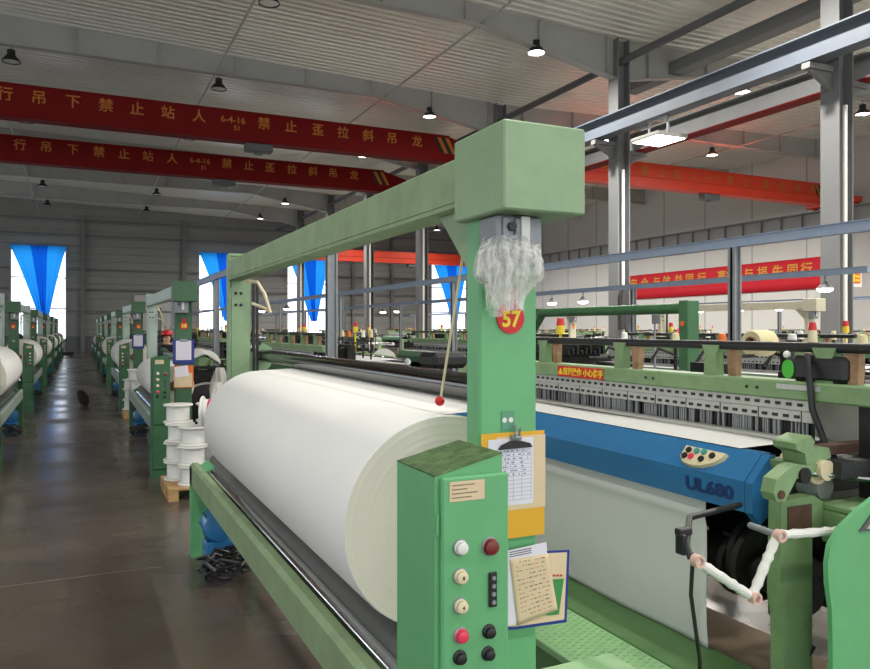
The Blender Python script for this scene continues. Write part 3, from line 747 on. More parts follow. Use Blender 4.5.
def lower_papers():
    Y = 1.93
    P = lambda px, py: atY(px, py, Y)
    c = [P(508,552), P(569,549), P(566,622), P(508,630)]
    cx = sum(p[0] for p in c)/4; cz = sum(p[1] for p in c)/4
    t = thing('notice_board', 'blue-edged card under the yellow clipboard on post 57', 'notice', (cx, Y, cz-0.12))
    m = MB(); m.prism([P(470,554), P(569,549.5), P(566,622), P(516,629), P(470,632)], 'y', Y-0.003, Y); m.build('blue_edge', BLUEB, t)
    m = MB(); m.prism([P(472,556.5), P(566.3,552), P(563.5,619), P(516,626), P(472,627)], 'y', Y-0.0042, Y-0.003); m.build('card', OLDPAPER, t)
    m = MB(); m.prism([P(551,579), P(563,578), P(558,614), P(545,615)], 'y', Y-0.0052, Y-0.0042); m.build('green_print', GREENPRINT, t)
    m = MB()
    for k in range(3): m.prism([P(552+k*3.4,574), P(554.6+k*3.4,574), P(554.6+k*3.4,576), P(552+k*3.4,576)], 'y', Y-0.0052, Y-0.0042)
    m.build('red_print', REDINK, t)
    s = thing('paper_sheet', 'white sheet tilted behind the handwritten brown sheet on post 57', 'paper', (cx-0.08, Y-0.006, cz-0.1))
    m = MB(); m.prism([P(472,558), P(545,541.5), P(546,556), P(514,624), P(476,630)], 'y', Y-0.0075, Y-0.006); m.build('sheet', PAPER, s)
    m = MB()
    for k in range(3): m.prism([P(508,551.5+k*2.2), P(530,547+k*2.2), P(530,547.8+k*2.2), P(508,552.3+k*2.2)], 'y', Y-0.0082, Y-0.0075)
    m.build('printed_lines', DINK, s)
    s = thing('paper_sheet', 'creased brown handwritten sheet tilted over the blue-edged card', 'paper', (cx-0.06, Y-0.0085, cz-0.11))
    def sh(u, v):
        a, b, c2, d = P(508,558.5), P(546.5,553), P(555,608), P(516,624.5)
        x = (a[0]*(1-u)+b[0]*u)*(1-v)+(d[0]*(1-u)+c2[0]*u)*v; z = (a[1]*(1-u)+b[1]*u)*(1-v)+(d[1]*(1-u)+c2[1]*u)*v
        return (x, Y-0.0095-0.0012*math.sin(5*u+3*v)-0.004*v*v*u, z)
    MB().grid(sh, 10, 12).build('sheet', OLDPAPER, s, solid=0.0008, smooth=80)
    q = random.Random(4); mr, md = MB(), MB()
    for row in range(13):
        u = 0.12
        while u < 0.86:
            du = q.uniform(0.03, 0.1); v = 0.06+row*0.07
            if v > 0.94 or q.random() < 0.25: u += du; continue
            a = sh(u, v); b = sh(min(u+du, 0.92), v); tgt = mr if q.random() < 0.3 else md
            h = q.uniform(0.0012, 0.0028)
            tgt._add([(a[0], a[1]-0.0012, a[2]), (b[0], b[1]-0.0012, b[2]), (b[0], b[1]-0.0012, b[2]+h), (a[0], a[1]-0.0012, a[2]+h)], [(0,1,2,3)], 0)
            u += du+q.uniform(0.015, 0.05)
    mr.build('red_handwriting', REDINK, s, fix=False, smooth=0); md.build('dark_handwriting', DINK, s, fix=False, smooth=0)
lower_papers()
def blue_clipboard(label, dy):
    Y = 1.946
    t = thing('clipboard', label, 'clipboard', (1.165, Y, 1.33), 'clipboards on the winder posts')
    m = MB(); m.box(1.04, 1.29, Y-0.006, Y-0.001, 1.31, 1.61, b=0.003); m.build('board', BLUEB, t)
    m = MB(); m.box(1.075, 1.255, Y-0.0085, Y-0.0061, 1.36, 1.595, b=0); ps = m.build('form_sheet', PAPER, t)
    m = MB()
    for k in range(14): m.box(1.09, 1.24, Y-0.009, Y-0.0086, 1.375+k*0.015, 1.3762+k*0.015, b=0)
    m.build('ruled_lines', INK, ps)
    m = MB(); m.box(1.12, 1.21, Y-0.02, Y-0.006, 1.585, 1.615, b=0.004); m.build('clip', STEEL, t)
    t.location.y += dy; return t
b58 = blue_clipboard('blue clipboard with white form on the post numbered 58', PITCH)
dup(b58, (0, PITCH, 0), label='blue clipboard with white form on the post behind number 58')
def folder(label, dy):
    Y = 1.94; t = thing('paper_folder', label, 'paper', (1.17, Y, 1.0))
    m = MB(); m.box(1.05, 1.28, Y-0.006, Y-0.001, 1.02, 1.29, b=0.002); m.build('orange_edge', ORG, t)
    m = MB(); m.box(1.055, 1.265, Y-0.0085, Y-0.0061, 1.03, 1.2, b=0); m.build('lower_sheet', OLDPAPER, t)
    m = MB(); tilted(m, 1.14, 1.22, 0.16, 0.13, 0.12, Y-0.011, Y-0.0086); m.build('upper_sheet', PAPER, t)
    t.location.y += dy; return t
folder('orange-edged papers under the blue clipboard of number 58', PITCH)
# ================================================================ looms
def loom(label, detail=True, beam=None, group='looms beside the winders'):
    t = thing('weaving_loom', label, 'loom', (3.6, 3.7, 0), group)
    y0, y1 = 2.08, 5.3
    # side frames: a foot, a face with a pocket
    for (ya, yb) in ((y0-0.03, y0+0.03), (y1-0.1, y1+0.05)):
        m = MB(); m.prism([(2.45, 0), (2.61, 0), (2.61, 0.93), (3.9, 0.84), (3.9, 0), (4.2, 0), (4.25, 0.9), (3.4, 1.02), (2.67, 1.06), (2.62, 1.09), (2.44, 1.085), (2.43, 0.72), (2.45, 0.62)], 'y', ya, yb)
        m.box(2.67, 3.35, ya-0.12, ya+0.01, 1.03, 1.06, b=0.008); m.box(2.67, 2.72, ya-0.1, ya+0.01, 0.9, 1.03, b=0.008)
        sf = m.build('side_frame', LOOMG, t)
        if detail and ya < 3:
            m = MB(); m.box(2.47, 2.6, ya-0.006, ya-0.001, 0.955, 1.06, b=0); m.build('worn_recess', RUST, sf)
    # blue breast beam
    m = MB(); m.prism([(2.45, 1.0), (2.45, 1.125), (2.55, 1.232), (2.60, 1.232), (2.60, 1.0)], 'y', 2.24, 5.28)
    m.prism([(2.452, 1.0), (2.452, 1.122), (2.55, 1.228), (2.58, 1.228), (2.62, 1.05), (2.5, 0.95)], 'y', 2.2, 2.238)
    bb = m.build('breast_beam', beam or BLUE, t)
    if detail:
        lettering('lettering', 'UL680', 0.075, NAVY, bb, (2.448, 2.43, 1.062), face='-X', bold=0.003, depth=0.001, wide=1.35)
        # half-round control pad on the sloping top
        u = Vector((0.1, 0, 0.107)).normalized(); n = Vector((-u.z, 0, u.x))
        def onpad(v, s, h): return Vector((2.5, 2.52, 1.1785))+Vector((0,-1,0))*v*0.84+u*s*0.9+n*h
        m = MB(); prof = [(-0.13, 0.04), (0.16, 0.035), (0.15, 0.0), (0.11, -0.035), (0.05, -0.062), (-0.02, -0.07), (-0.09, -0.06), (-0.125, -0.03)]
        k = len(prof)
        m._add([onpad(v, s, 0.0) for v, s in prof]+[onpad(v*0.96, s*0.95, 0.018) for v, s in prof], [tuple(range(k)), tuple(range(2*k-1, k-1, -1))]+[(i, (i+1)%k, k+(i+1)%k, k+i) for i in range(k)], 0)
        pad = m.build('control_pad', CREAM, bb)
        for (v, s, mm) in ((-0.085, 0.012, BLACK), (-0.09, -0.025, BLACK), (-0.03, 0.015, mat('teal_button', srgb(70,150,150), 0.35)), (0.02, 0.018, MATS['teal_button']), (-0.045, -0.022, PINK), (0.03, -0.025, BLACK), (0.085, 0.005, BLACK)):
            m = MB(); m.cyl(onpad(v, s, 0.017), onpad(v, s, 0.026), 0.0145, 14); m.build('pad_button', mm, pad)
    # cloth lying over to the reed
    m = MB()
    m.grid(lambda u, v: (2.56+0.3*u, 2.36+2.84*v, 1.236+0.006*u+0.004*math.sin(9*v)*u), 4, 20); m.build('woven_strip', CLOTH, t, fix=False, smooth=60)
    # reed, heald plates
    m = MB(); m.box(2.84, 2.9, 2.28, 5.25, 1.245, 1.266, b=0.004); m.box(2.86, 2.9, 2.28, 5.25, 1.18, 1.245, b=0, m=1); m.build('reed_ledge', [ALU, IRON], t)
    m = MB(); m.box(2.868, 2.89, 2.26, 5.25, 1.385, 1.432, b=0.003); m.box(2.874, 2.89, 2.26, 5.25, 1.335, 1.385, b=0.002)
    yy = 2.3; k = 0
    while yy < 5.2:
        m.box(2.864, 2.869, yy, yy+0.026, 1.404, 1.418, b=0, m=1); m.box(2.87, 2.875, yy+0.02, yy+0.048, 1.35, 1.364, b=0, m=1)
        if k % 4 == 0: m.box(2.872, 2.8745, yy+0.01, yy+0.0135, 1.335, 1.385, b=0, m=1)
        yy += 0.058; k += 1
    m.build('heald_bar', [ALU, BLACK], t)
    m = MB(); yy = 2.29; q = random.Random(2)
    while yy < 5.24:
        m.box(2.874+q.uniform(0, 0.01), 2.892, yy, yy+0.007, 1.265, 1.336, b=0, m=q.choice((0, 0, 1))); yy += 0.0125 if detail else 0.03
    m.build('heald_wires', [STEEL, IRON], t, smooth=0)
    m = MB(); m.box(2.9, 2.92, 2.28, 5.25, 1.2, 1.41, b=0); m.build('back_plate', IRON, t)
    # green arch beam with brackets and black pipe
    m = MB(); m.box(2.85, 2.99, 1.72, 5.36, 1.432, 1.515, b=0.008)
    ab = m.build('arch_beam', LOOMG, t)
    m = MB()
    for yb in (4.2, 3.45, 2.75):
        for d in (0.03, 0.09): m.cyl((2.846, yb+d-0.25, 1.475), (2.852, yb+d-0.25, 1.475), 0.008, 10)
    m.build('bolt', BLACK, ab)
    if detail:
        yc, zc = atX(580, 373.5, 2.85)
        m = MB(); m.box(2.843, 2.849, yc-0.235, yc+0.235, 1.436, 1.504, b=0.001); sg = m.build('warning_sign', SIGNRED, ab)
        lettering('lettering', '规范操作 小心伤手', 0.05, YEL, sg, (2.841, yc-0.035, 1.468), face='-X', bold=0.0014, depth=0.0008, wide=1.0)
        m = MB(); m.prism([(yc+0.225, 1.45), (yc+0.175, 1.45), (yc+0.2, 1.49)], 'x', 2.84, 2.843); m.build('warning_triangle', YEL, sg)
        m = MB(); m.box(2.846, 2.85, 2.2, 2.42, 1.478, 1.5, b=0); m.build('label_strip', ALU, ab)
    for yb in (4.98, 4.36, 3.55, 2.84, 2.2):
        m = MB(); m.prism([(yb-0.035, 1.515), (yb+0.05, 1.515), (yb+0.045, 1.62), (yb+0.065, 1.665), (yb-0.05, 1.665), (yb-0.03, 1.62)], 'x', 2.88, 2.93); br = m.build('pipe_bracket', LOOMG, t)
        m = MB(); m.prism([(yb-0.135, 1.515), (yb-0.09, 1.515), (yb-0.08, 1.645), (yb-0.14, 1.645)], 'x', 2.9, 2.94); m.build('wooden_cheek', BROWN, br)
    m = MB(); m.cyl((2.905, 1.75, 1.665), (2.905, 5.4, 1.665), 0.022, 12); m.build('black_pipe', BLACK, t)
    # legs of the arch, post under its near end
    for yb in (2.0, 5.3):
        m = MB(); m.box(2.88, 2.96, yb-0.05, yb+0.05, 0.9, 1.435, b=0.005); m.build('arch_leg', IRON, t)
    # machinery between the frames
    m = MB(); q = random.Random(9)
    m.cyl((2.6, 2.2, 0.72), (2.6, 5.2, 0.72), 0.07, 16); m.cyl((2.8, 2.2, 0.62), (2.8, 5.2, 0.62), 0.08, 18); m.cyl((3.0, 2.2, 0.8), (3.0, 5.2, 0.8), 0.09, 16)
    m.box(2.9, 3.1, 2.2, 5.2, 0.55, 0.66, b=0.02)
    for k in range(8):
        yy = 2.24+0.06*k if k < 4 else 5.18-0.06*(k-4); rr = q.uniform(0.08, 0.17); xx = q.uniform(2.62, 3.2); zz = q.uniform(0.6, 0.9)
        m.cyl((xx, yy, zz), (xx, yy+0.03, zz), rr, 22); m.cyl((xx, yy-0.02, zz), (xx, yy+0.05, zz), rr*0.3, 14)
    for k in range(7): m.box(2.72+0.1*k, 2.77+0.1*k, 2.25, 2.36, 0.5+0.04*(k%3), 0.9-0.05*(k%2), b=0.005)
    for yy in (2.5, 3.0, 3.6, 4.2, 4.8): m.box(3.0, 3.6, yy, yy+0.06, 0.95, 1.15, b=0.006); m.box(3.1, 3.18, yy-0.02, yy+0.08, 0.6, 1.36, b=0.005)
    m.build('drive_train', IRON, t)
    # warp beam and the sheet of yarn
    m = MB(); m.cyl((3.95, 2.22, 0.72), (3.95, 5.17, 0.72), 0.34, 36); wb_ = m.build('warp_beam', WHITE, t)
    for yy in (2.2, 5.16):
        m = MB(); m.cyl((3.95, yy, 0.72), (3.95, yy+0.02, 0.72), 0.42, 36); m.build('beam_flange', ALU, wb_)
    m = MB(); m.grid(lambda u, v: (2.92+1.3*u, 2.3+2.85*v, 1.25+0.05*u), 6, 4); m.build('warp_sheet', GREYCLOTH, t, fix=False, smooth=60)
    m = MB(); m.cyl((4.23, 2.15, 1.27), (4.23, 5.25, 1.27), 0.05, 16); m.build('back_roller', CHROME, t)
    # dobby, bobbin stands and signal lamps that rise behind
    m = MB(); m.box(3.35, 3.75, 4.7, 5.2, 1.02, 1.55, b=0.02)
    for k in range(9): m.box(3.3+0.04*k, 3.32+0.04*k, 4.66, 5.24, 1.55, 1.58+0.02*(k % 3), b=0)
    m.build('dobby_box', IRON, t)
    m = MB(); q = random.Random(21); m.box(3.15, 3.2, 2.2, 5.2, 1.3, 1.34, b=0); m.box(3.55, 3.6, 2.2, 5.2, 1.44, 1.47, b=0); yy = 2.25
    while yy < 5.1:
        w_ = q.uniform(0.03, 0.2); h_ = q.uniform(0.02, 0.2); xx = q.uniform(3.14, 3.5)
        m.box(xx, xx+q.uniform(0.05, 0.2), yy, yy+w_, 1.28, 1.36+h_, b=0.004)
        if q.random() < 0.5: m.cyl((xx, yy, 1.4+h_), (xx+0.3, yy+0.05, 1.4+h_), 0.012, 6)
        yy += w_+q.uniform(0.01, 0.09)
    m.build('stop_motion', [IRON], t)
    for (x, y, col) in ((3.55, 5.12, RED), (3.5, 2.3, RED)):
        m = MB(); m.cyl((x, y, 1.42), (x, y, 1.7), 0.012, 8); m.cyl((x, y, 1.7), (x, y, 1.77), 0.035, 12); lm = m.build('signal_lamp', YEL, t)
        m = MB(); m.cyl((x, y, 1.77), (x, y, 1.83), 0.034, 12, r2=0.026); m.build('red_lens', col, lm)
    for k in range(5):
        y = 2.75+0.5*k; x = 3.9+0.06*(k % 2)
        m = MB(); m.cyl((x, y, 1.05), (x, y, 1.62), 0.014, 8); m.tube([(x, y, 1.55), (x-0.14, y+0.02, 1.6), (x-0.2, y+0.03, 1.52)], 0.011, 6); m.box(x-0.03, x+0.03, y-0.03, y+0.03, 1.0, 1.1, b=0.004)
        bs = m.build('yarn_stand', IRON, t)
        m = MB(); m.lathe([(0.02, -0.05), (0.034, -0.05), (0.024, 0.05), (0.01, 0.055)], (x, y, 1.66), 'z', 14); m.build('yarn_cone', (COIL, WHITE, ORG)[k % 3], bs)
    return t
L57 = loom('loom with the blue beam and red warning sign beside the winder numbered 57')
def end_gear():                       # right end of the near loom, facing the camera
    t = L57
    m = MB(); m.cyl((2.66, 2.06, 1.19), (2.66, 2.2, 1.19), 0.062, 24); m.cyl((2.66, 2.02, 1.19), (2.66, 2.06, 1.19), 0.04, 20); m.build('gear_drum', CREAM, t)
    P = lambda px, py: atY(px, py, 2.0)
    m = MB(); m.prism([P(767,492), P(770,478), P(784,466), P(792,463), P(800,465), P(806,470), P(800,479), P(790,477), P(785,487), P(778,500), P(770,500)], 'y', 1.97, 2.03)
    h = m.build('hook_arm', LOOMG, t)
    x, z = P(774, 493); m = MB(); m.cyl((x, 1.963, z), (x, 1.972, z), 0.016, 16); m.build('pivot_bolt', RUST, h)
    x, z = P(797, 474); m = MB(); m.cyl((x, 1.96, z), (x, 2.04, z), 0.03, 18); m.build('pivot_bush', IRON, h)
    P = lambda px, py: atY(px, py, 2.1)
    m = MB(); m.prism([P(785,442), P(800,434), P(804,440), P(802,446), P(818,446), P(820,455), P(812,462), P(796,463), P(794,452), P(786,448)], 'y', 2.05, 2.16)
    m.prism([P(790,463), P(818,460), P(822,470), P(792,472)], 'y', 2.04, 2.2); m.build('cast_clamp', LOOMG, t)
    m = MB(); a = atY(805, 473, 2.06); b = atY(872, 486, 1.9)
    m.cyl((a[0], 2.06, a[1]), (b[0]+0.3, 1.9, b[1]-0.02), 0.012, 10); m.build('push_rod', CHROME, t)
    m = MB(); x, z = atY(824, 470, 2.06); m.box(x, x+0.8, 1.98, 2.05, z-0.03, z+0.045, b=0.004); m.build('black_slide', BLACK, t)
    m = MB(); x, z = atY(815, 452, 2.1); m.box(x, x+0.9, 2.1, 2.16, z-0.02, z+0.02, b=0.003); m.build('rusty_bar', RUST, t)
    m = MB(); m.box(2.62, 3.3, 2.15, 2.3, 1.12, 1.2, b=0.01); m.cyl((2.75, 2.1, 1.1), (2.75, 2.2, 1.1), 0.05, 16); m.build('grey_casting', ALU, t)
    # jointed, cloth-bound temple arms
    Q = lambda px, py, y=1.93: Vector((atY(px, py, y)[0], y, atY(px, py, y)[1]))
    pts = [Q(695, 560), Q(752, 597), Q(777, 535), Q(852, 530)]
    for i in range(3):
        a, b = pts[i], pts[i+1]; n = 14
        m = MB(); m.tube([a+(b-a)*(k/n) for k in range(n+1)], [0.016+0.002*math.sin(k*2.3)+0.0015*(k % 2) for k in range(n+1)], 10); m.build('bound_arm', WHITE, t)
    for p in pts[:3]:
        m = MB(); m.lathe([(0.013, -0.014), (0.022, -0.014), (0.022, 0.014), (0.013, 0.014), (0.013, -0.014)], (p.x, p.y-0.012, p.z), 'y', 18, cap=False); m.build('arm_pivot', mat('pink_bush', srgb(214,176,164), 0.5), t)
    m = MB(); p = pts[1]; m.cyl((p.x, p.y+0.01, p.z), (p.x+0.25, p.y+0.16, p.z+0.02), 0.012, 10); p = pts[2]; m.cyl((p.x, p.y, p.z), (p.x+0.02, p.y+0.14, p.z), 0.012, 10); m.build('arm_stud', STEEL, t)
    p = pts[0]; m = MB(); m.box(p.x-0.0, p.x+0.06, 2.0, 2.03, p.z+0.06, p.z+0.085, b=0.004); m.box(p.x-0.005, p.x+0.014, 1.98, 2.02, p.z+0.0, p.z+0.07, b=0.003); m.tube([(p.x, 1.95, p.z), (p.x+0.01, 1.98, p.z+0.04), (p.x+0.14, 2.1, p.z+0.09), (p.x+0.5, 2.2, p.z+0.08)], 0.012, 8); m.build('arm_clamp', BLACK, t)
    m = MB(); a = Q(693, 553, 1.95); m.tube([a, a+Vector((0.01, 0.02, -0.15)), a+Vector((0.08, 0.05, -0.4)), a+Vector((0.13, 0.1, -0.62)), a+Vector((0.16, 0.2, -0.9))], 0.007, 8); m.build('black_hose', BLACK, t)
    m = MB(); m.tube([(2.2, 2.2, 0.2), (2.35, 2.15, 0.12), (2.5, 2.1, 0.3), (2.62, 2.05, 0.5)], 0.01, 8); m.build('floor_hose', BLACK, t)
    m = MB(); m.box(3.05, 3.065, 2.06, 2.44, 1.2, 1.44, b=0.003); m.build('pale_side_panel', SACK, t)
    # control box with a green sticker on the arch beam, its cable
    m = MB(); m.box(2.87, 2.98, 2.1, 2.37, 1.515, 1.63, b=0.02); bx_ = m.build('black_box', BLACK, t)
    m = MB(); m.lathe([(0.001, 0), (0.042, 0), (0.042, -0.004), (0.001, -0.004)], (2.868, 2.375, 1.567), 'x', 24, cap=False)
    for v in range(len(m.v)): x, y, z = m.v[v]; m.v[v] = (x, 2.375+(y-2.375)*0.75, z)
    stk = m.build('green_sticker', mat('bright_green', srgb(70,180,50), 0.45), bx_)
    m = MB(); m.ball((2.866, 2.38, 1.632), 0.017, 12); m.build('white_knob', WHITE, bx_, smooth=180)
    a = Vector((2.86, 2.26, 1.56)); m = MB(); m.tube([(2.9, 2.3, 1.62), (2.86, 2.27, 1.63), (2.83, 2.24, 1.56), (2.84, 2.23, 1.4), (2.85, 2.18, 1.27), (2.88, 2.14, 1.18)], 0.014, 10); m.build('black_cable', BLACK, t)
    m = MB(); m.cyl((2.93, 2.3, 1.63), (2.93, 2.3, 1.66), 0.03, 12); m.cyl((2.93, 2.3, 1.66), (2.93, 2.3, 1.74), 0.022, 12, r2=0.018); lm = m.build('signal_lamp', CREAM, t)
    m = MB(); m.cyl((2.93, 2.3, 1.74), (2.93, 2.3, 1.775), 0.018, 12, r2=0.013); m.build('red_lens', RED, lm)
    # green gearbox cover nearest the camera
    m = MB(); prof = [(2.47, 0.0), (2.462, 0.25), (2.462, 0.6), (2.458, 0.74), (2.44, 0.83), (2.437, 0.9), (2.452, 0.965), (2.5, 1.02), (2.6, 1.075), (2.75, 1.14), (3.3, 1.26), (3.3, 0.0)]
    m.prism(prof, 'y', 1.85, 1.87); cv = m.build('gear_cover', CAB, t, smooth=40)
    m = MB(); m.prism([(2.6, 1.0), (2.69, 1.075), (2.95, 1.08), (2.95, 0.985)], 'y', 1.842, 1.851); wf = m.build('window_frame', DUCT, cv)
    m = MB(); m.prism([(2.632, 1.008), (2.7, 1.063), (2.95, 1.068), (2.95, 0.995)], 'y', 1.838, 1.843); m.build('window_pane', ALU, wf)
end_gear()
Lg = loom('loom on the far side of the white spools, one place behind the near loom', detail=False, beam=FARG)
Lg.location.y += PITCH
dn = ['two', 'three', 'four', 'five', 'six']
for k in range(2, 7): dup(Lg, (0, (k-1)*PITCH, 0), label='loom {} places behind the near loom, same row'.format(dn[k-2]))
# looms of the rows farther over
for r_, (dx, y0, n, nm) in enumerate(((4.3, 3.4, 7, 'second row of looms, under the middle lamp rail'), (15.2, 1.5, 8, 'row of looms just past the grey columns'), (19.6, 5.0, 7, 'row of looms in the far bay, second from the columns'), (24.6, 3.0, 7, 'row of looms nearest the white wall'))):
    for k in range(n):
        yy = y0+k*PITCH
        if 3.7+yy > 56: continue
        dup(Lg, (dx, yy-PITCH+ (0 if True else 0), 0), label='loom in the {}, {} back'.format(nm, ORD[k]))
# ---------------------------------------------------------------- white cloth off the near loom, steps
t = thing('cloth_sheet', 'white cloth hanging from the blue beam down to the green step', 'cloth', (2.47, 3.8, 0.36))
def hang(u, v):
    y = 2.475+2.7*u; z = 1.05-0.69*v
    return (2.475+0.012*math.sin(5*v+1)*v+0.006*math.sin(20*u)*v-0.012*math.exp(-((z-0.93)/0.02)**2), y-0.02*v*(1-u), z)
MB().grid(hang, 60, 30).build('cloth_web', GREYCLOTH, t, solid=0.002, smooth=80)
t = thing('step_platform', 'green step with raised tread between the big roll and the near loom', 'step', (2.15, 3.4, 0))
m = MB(); m.box(1.87, 2.21, 1.3, 5.3, 0.315, 0.35, b=0.004)
for i in range(9):
    y = 1.34+0.02*(i % 2)
    while y < 5.26: 
        x = 1.895+i*0.035; m.box(x, x+0.02, y, y+0.006, 0.35, 0.3535, b=0); y += 0.036
m.build('tread', STEP, t, smooth=0)
m = MB(); m.box(2.212, 2.5, 1.3, 5.3, 0.32, 0.356, b=0.004); m.build('side_plate', STEPD, t)
m = MB()
for y in (1.35, 3.3, 5.2): m.box(1.88, 2.48, y, y+0.05, 0.0, 0.318, b=0.003)
m.box(1.87, 1.9, 1.3, 5.3, 0.2, 0.316, b=0); m.build('step_frame', STEPD, t)
t = thing('foot_plate', 'smooth pale green plate in front of the raised tread, by the control cabinet', 'step', (1.5, 1.9, 0))
m = MB(); m.box(1.3, 1.785, 1.45, 2.25, 0.52, 0.55, b=0.006); m.box(1.32, 1.36, 1.48, 1.52, 0, 0.52); m.box(1.7, 1.74, 1.48, 1.52, 0, 0.52); m.box(1.7, 1.74, 2.18, 2.22, 0, 0.52); m.box(1.5, 1.54, 2.18, 2.22, 0, 0.52); m.build('plate', STEP, t)
o = MB().tube([(1.45, 2.35, 0.012), (1.58, 2.5, 0.012), (1.7, 2.4, 0.012), (1.78, 2.2, 0.012), (1.8, 2.0, 0.012)], 0.012, 8).build('power_cable', BLACK); own_origin(o); tag(o, 'black cable on the floor between the foot plate and the tread', 'cable')
o = MB().box(2.62, 3.55, 2.3, 4.6, 0.003, 0.012, b=0.002).build('lit_floor_patch', mat('lit_floor', srgb(186,164,138), 0.8, var=0.15)); own_origin(o); o.location.z = 0.0; tag(o, 'added beige sheet coloured as lit floor under the near loom', 'lit_floor')  # added sheet, its pale colour stands in for light on the floor
# ================================================================ lamp rails over the looms
def lamp_rail(x, z, y0, y1, posts, label):
    t = thing('lamp_rail', label, 'rail', (x, (y0+y1)/2, 0), 'steel rails over the looms')
    m = MB(); m.box(x-0.03, x+0.03, y0, y1, z-0.05, z+0.05, b=0.004); m.box(x-0.045, x+0.045, y0, y1, z+0.05, z+0.06, b=0); m.build('rail', RAIL, t)
    for y in posts:
        m = MB(); m.box(x-0.05, x+0.05, y-0.02, y+0.02, 0.02, z-0.05, b=0.004); m.box(x-0.05, x-0.035, y-0.05, y+0.05, 0.02, z-0.05, b=0); m.box(x+0.035, x+0.05, y-0.05, y+0.05, 0.02, z-0.05, b=0); m.box(x-0.1, x+0.1, y-0.1, y+0.1, 0, 0.02, b=0.002); m.build('post', STEEL, t)
lamp_rail(2.3, 2.69, 7.2, 52, [7.3+7.0*k for k in range(7)], 'steel lamp rail on posts behind the winders, starting under the green overhead beam')
lamp_rail(6.56, 2.69, 3.2, 52, [6.13+6.9*k for k in range(7)], 'steel lamp rail on posts over the second row of looms')
lamp_rail(11.5, 2.69, 8.0, 52, [13.7+6.9*k for k in range(6)], 'steel lamp rail before the grey columns, with small bright lamps')
lamp_rail(22.5, 2.69, 8.0, 52, [11.0+8*k for k in range(6)], 'steel lamp rail in front of the white wall')
def small_lamp(x, y, z, label):
    t = thing('pendant_lamp', label, 'lamp', (x, y, z), 'small lamps under the rails')
    b = MB(); b.lathe([(0.02, 0.13), (0.05, 0.12), (0.06, 0.08), (0.15, 0.0), (0.14, 0.0), (0.05, 0.07)], (x, y, z), n=16, cap=False); b.cyl((x, y, z+0.12), (x, y, 2.64), 0.012, 6); b.build('shade', DUCT, t)
    m = MB(); m.lathe([(0.13, 0.01), (0.12, -0.03), (0.08, -0.055), (0.001, -0.065)], (x, y, z), n=16, cap=False); m.build('lens', GLOW, t)
for px, nm in ((552, 'first'), (583, 'second'), (825, 'flat bright')):
    y, _ = atX(px, 300, 11.5); small_lamp(11.5, y, 2.42, 'small bright lamp under the rail before the columns, {}'.format({'first':'second one past the 57 post','second':'third one past the 57 post','flat bright':'right at the nearer grey column'}[nm]))
for px, x, nm in ((383, 11.5, 'behind the overhead beam, nearer of a close pair'), (397, 11.5, 'behind the overhead beam, farther of a close pair'), (740, 22.5, 'over the far looms left of the beige winder head'), (779, 22.5, 'over the far looms above the beige beam'), (700, 22.5, 'over the far looms beside the lone grey post'), (262, 6.56, 'just past the rear post of number 57'), (287, 6.56, 'behind the rear post of number 57, second rail')):
    y, _ = atX(px, 300, x); small_lamp(x, min(y, 51), 2.42, 'small bright lamp '+nm)
# green gantry behind the near loom
t = thing('yarn_gantry', 'dark green gantry with round cross tube behind the near loom', 'frame', (5.0, 6.3, 0))
for (y, w) in ((5.2, 0.06), (7.9, 0.06)):
    m = MB(); m.box(4.93, 5.07, y-w, y+w, 0, 2.0, b=0.008); m.box(4.85, 5.15, y-0.12, y+0.12, 0, 0.02, b=0); m.build('gantry_post', DEEP, t)
m = MB(); m.cyl((5.0, 5.26, 1.93), (5.0, 7.84, 1.93), 0.05, 16); m.build('cross_tube', DEEP, t)
m = MB(); m.prism([(7.84, 1.98), (7.84, 1.7), (7.78, 1.7), (7.6, 1.88), (7.6, 1.98)], 'x', 4.95, 5.05); m.build('gusset', DEEP, t)
m = MB(); m.cyl((4.92, 5.2, 1.79), (4.926, 5.2, 1.79), 0.025, 14); m.build('orange_knob', ORG, t)
# big cream yarn package behind the arch beam
x, y, z = 3.65, 3.22, 1.66
t = thing('yarn_package', 'big cream yarn package standing behind the black pipe of the near loom', 'yarn', (x, y, z-0.08))
m = MB(); m.lathe([(0.04, -0.07), (0.072, -0.075), (0.078, -0.06), (0.078, 0.06), (0.072, 0.075), (0.04, 0.07)], (x, y, z), 'x', 28, cap=False); m.build('wound_yarn', COIL, t)
m = MB(); m.lathe([(0.034, -0.08), (0.04, -0.08), (0.04, 0.08), (0.034, 0.08), (0.034, -0.08)], (x, y, z), 'x', 20, cap=False); m.build('core_tube', BROWN, t)
m = MB(); m.cyl((x+0.02, y, z), (x+0.3, y, z), 0.02, 10); m.box(x+0.2, x+0.26, y-0.03, y+0.03, 1.05, z+0.02, b=0.004); m.build('peg', IRON, t)
# red tail lamp and small sign behind
t = thing('warning_lamp', 'glowing red lamp on a slim pole left of the dark green gantry post', 'lamp', (5.4, 5.72, 0))
m = MB(); m.cyl((5.4, 5.72, 0), (5.4, 5.72, 1.6), 0.015, 8); m.box(5.3, 5.5, 5.62, 5.82, 0, 0.02); m.build('pole', STEEL, t)
m = MB(); m.cyl((5.4, 5.72, 1.6), (5.4, 5.72, 1.75), 0.036, 14); m.build('lens', REDGLOW, t)
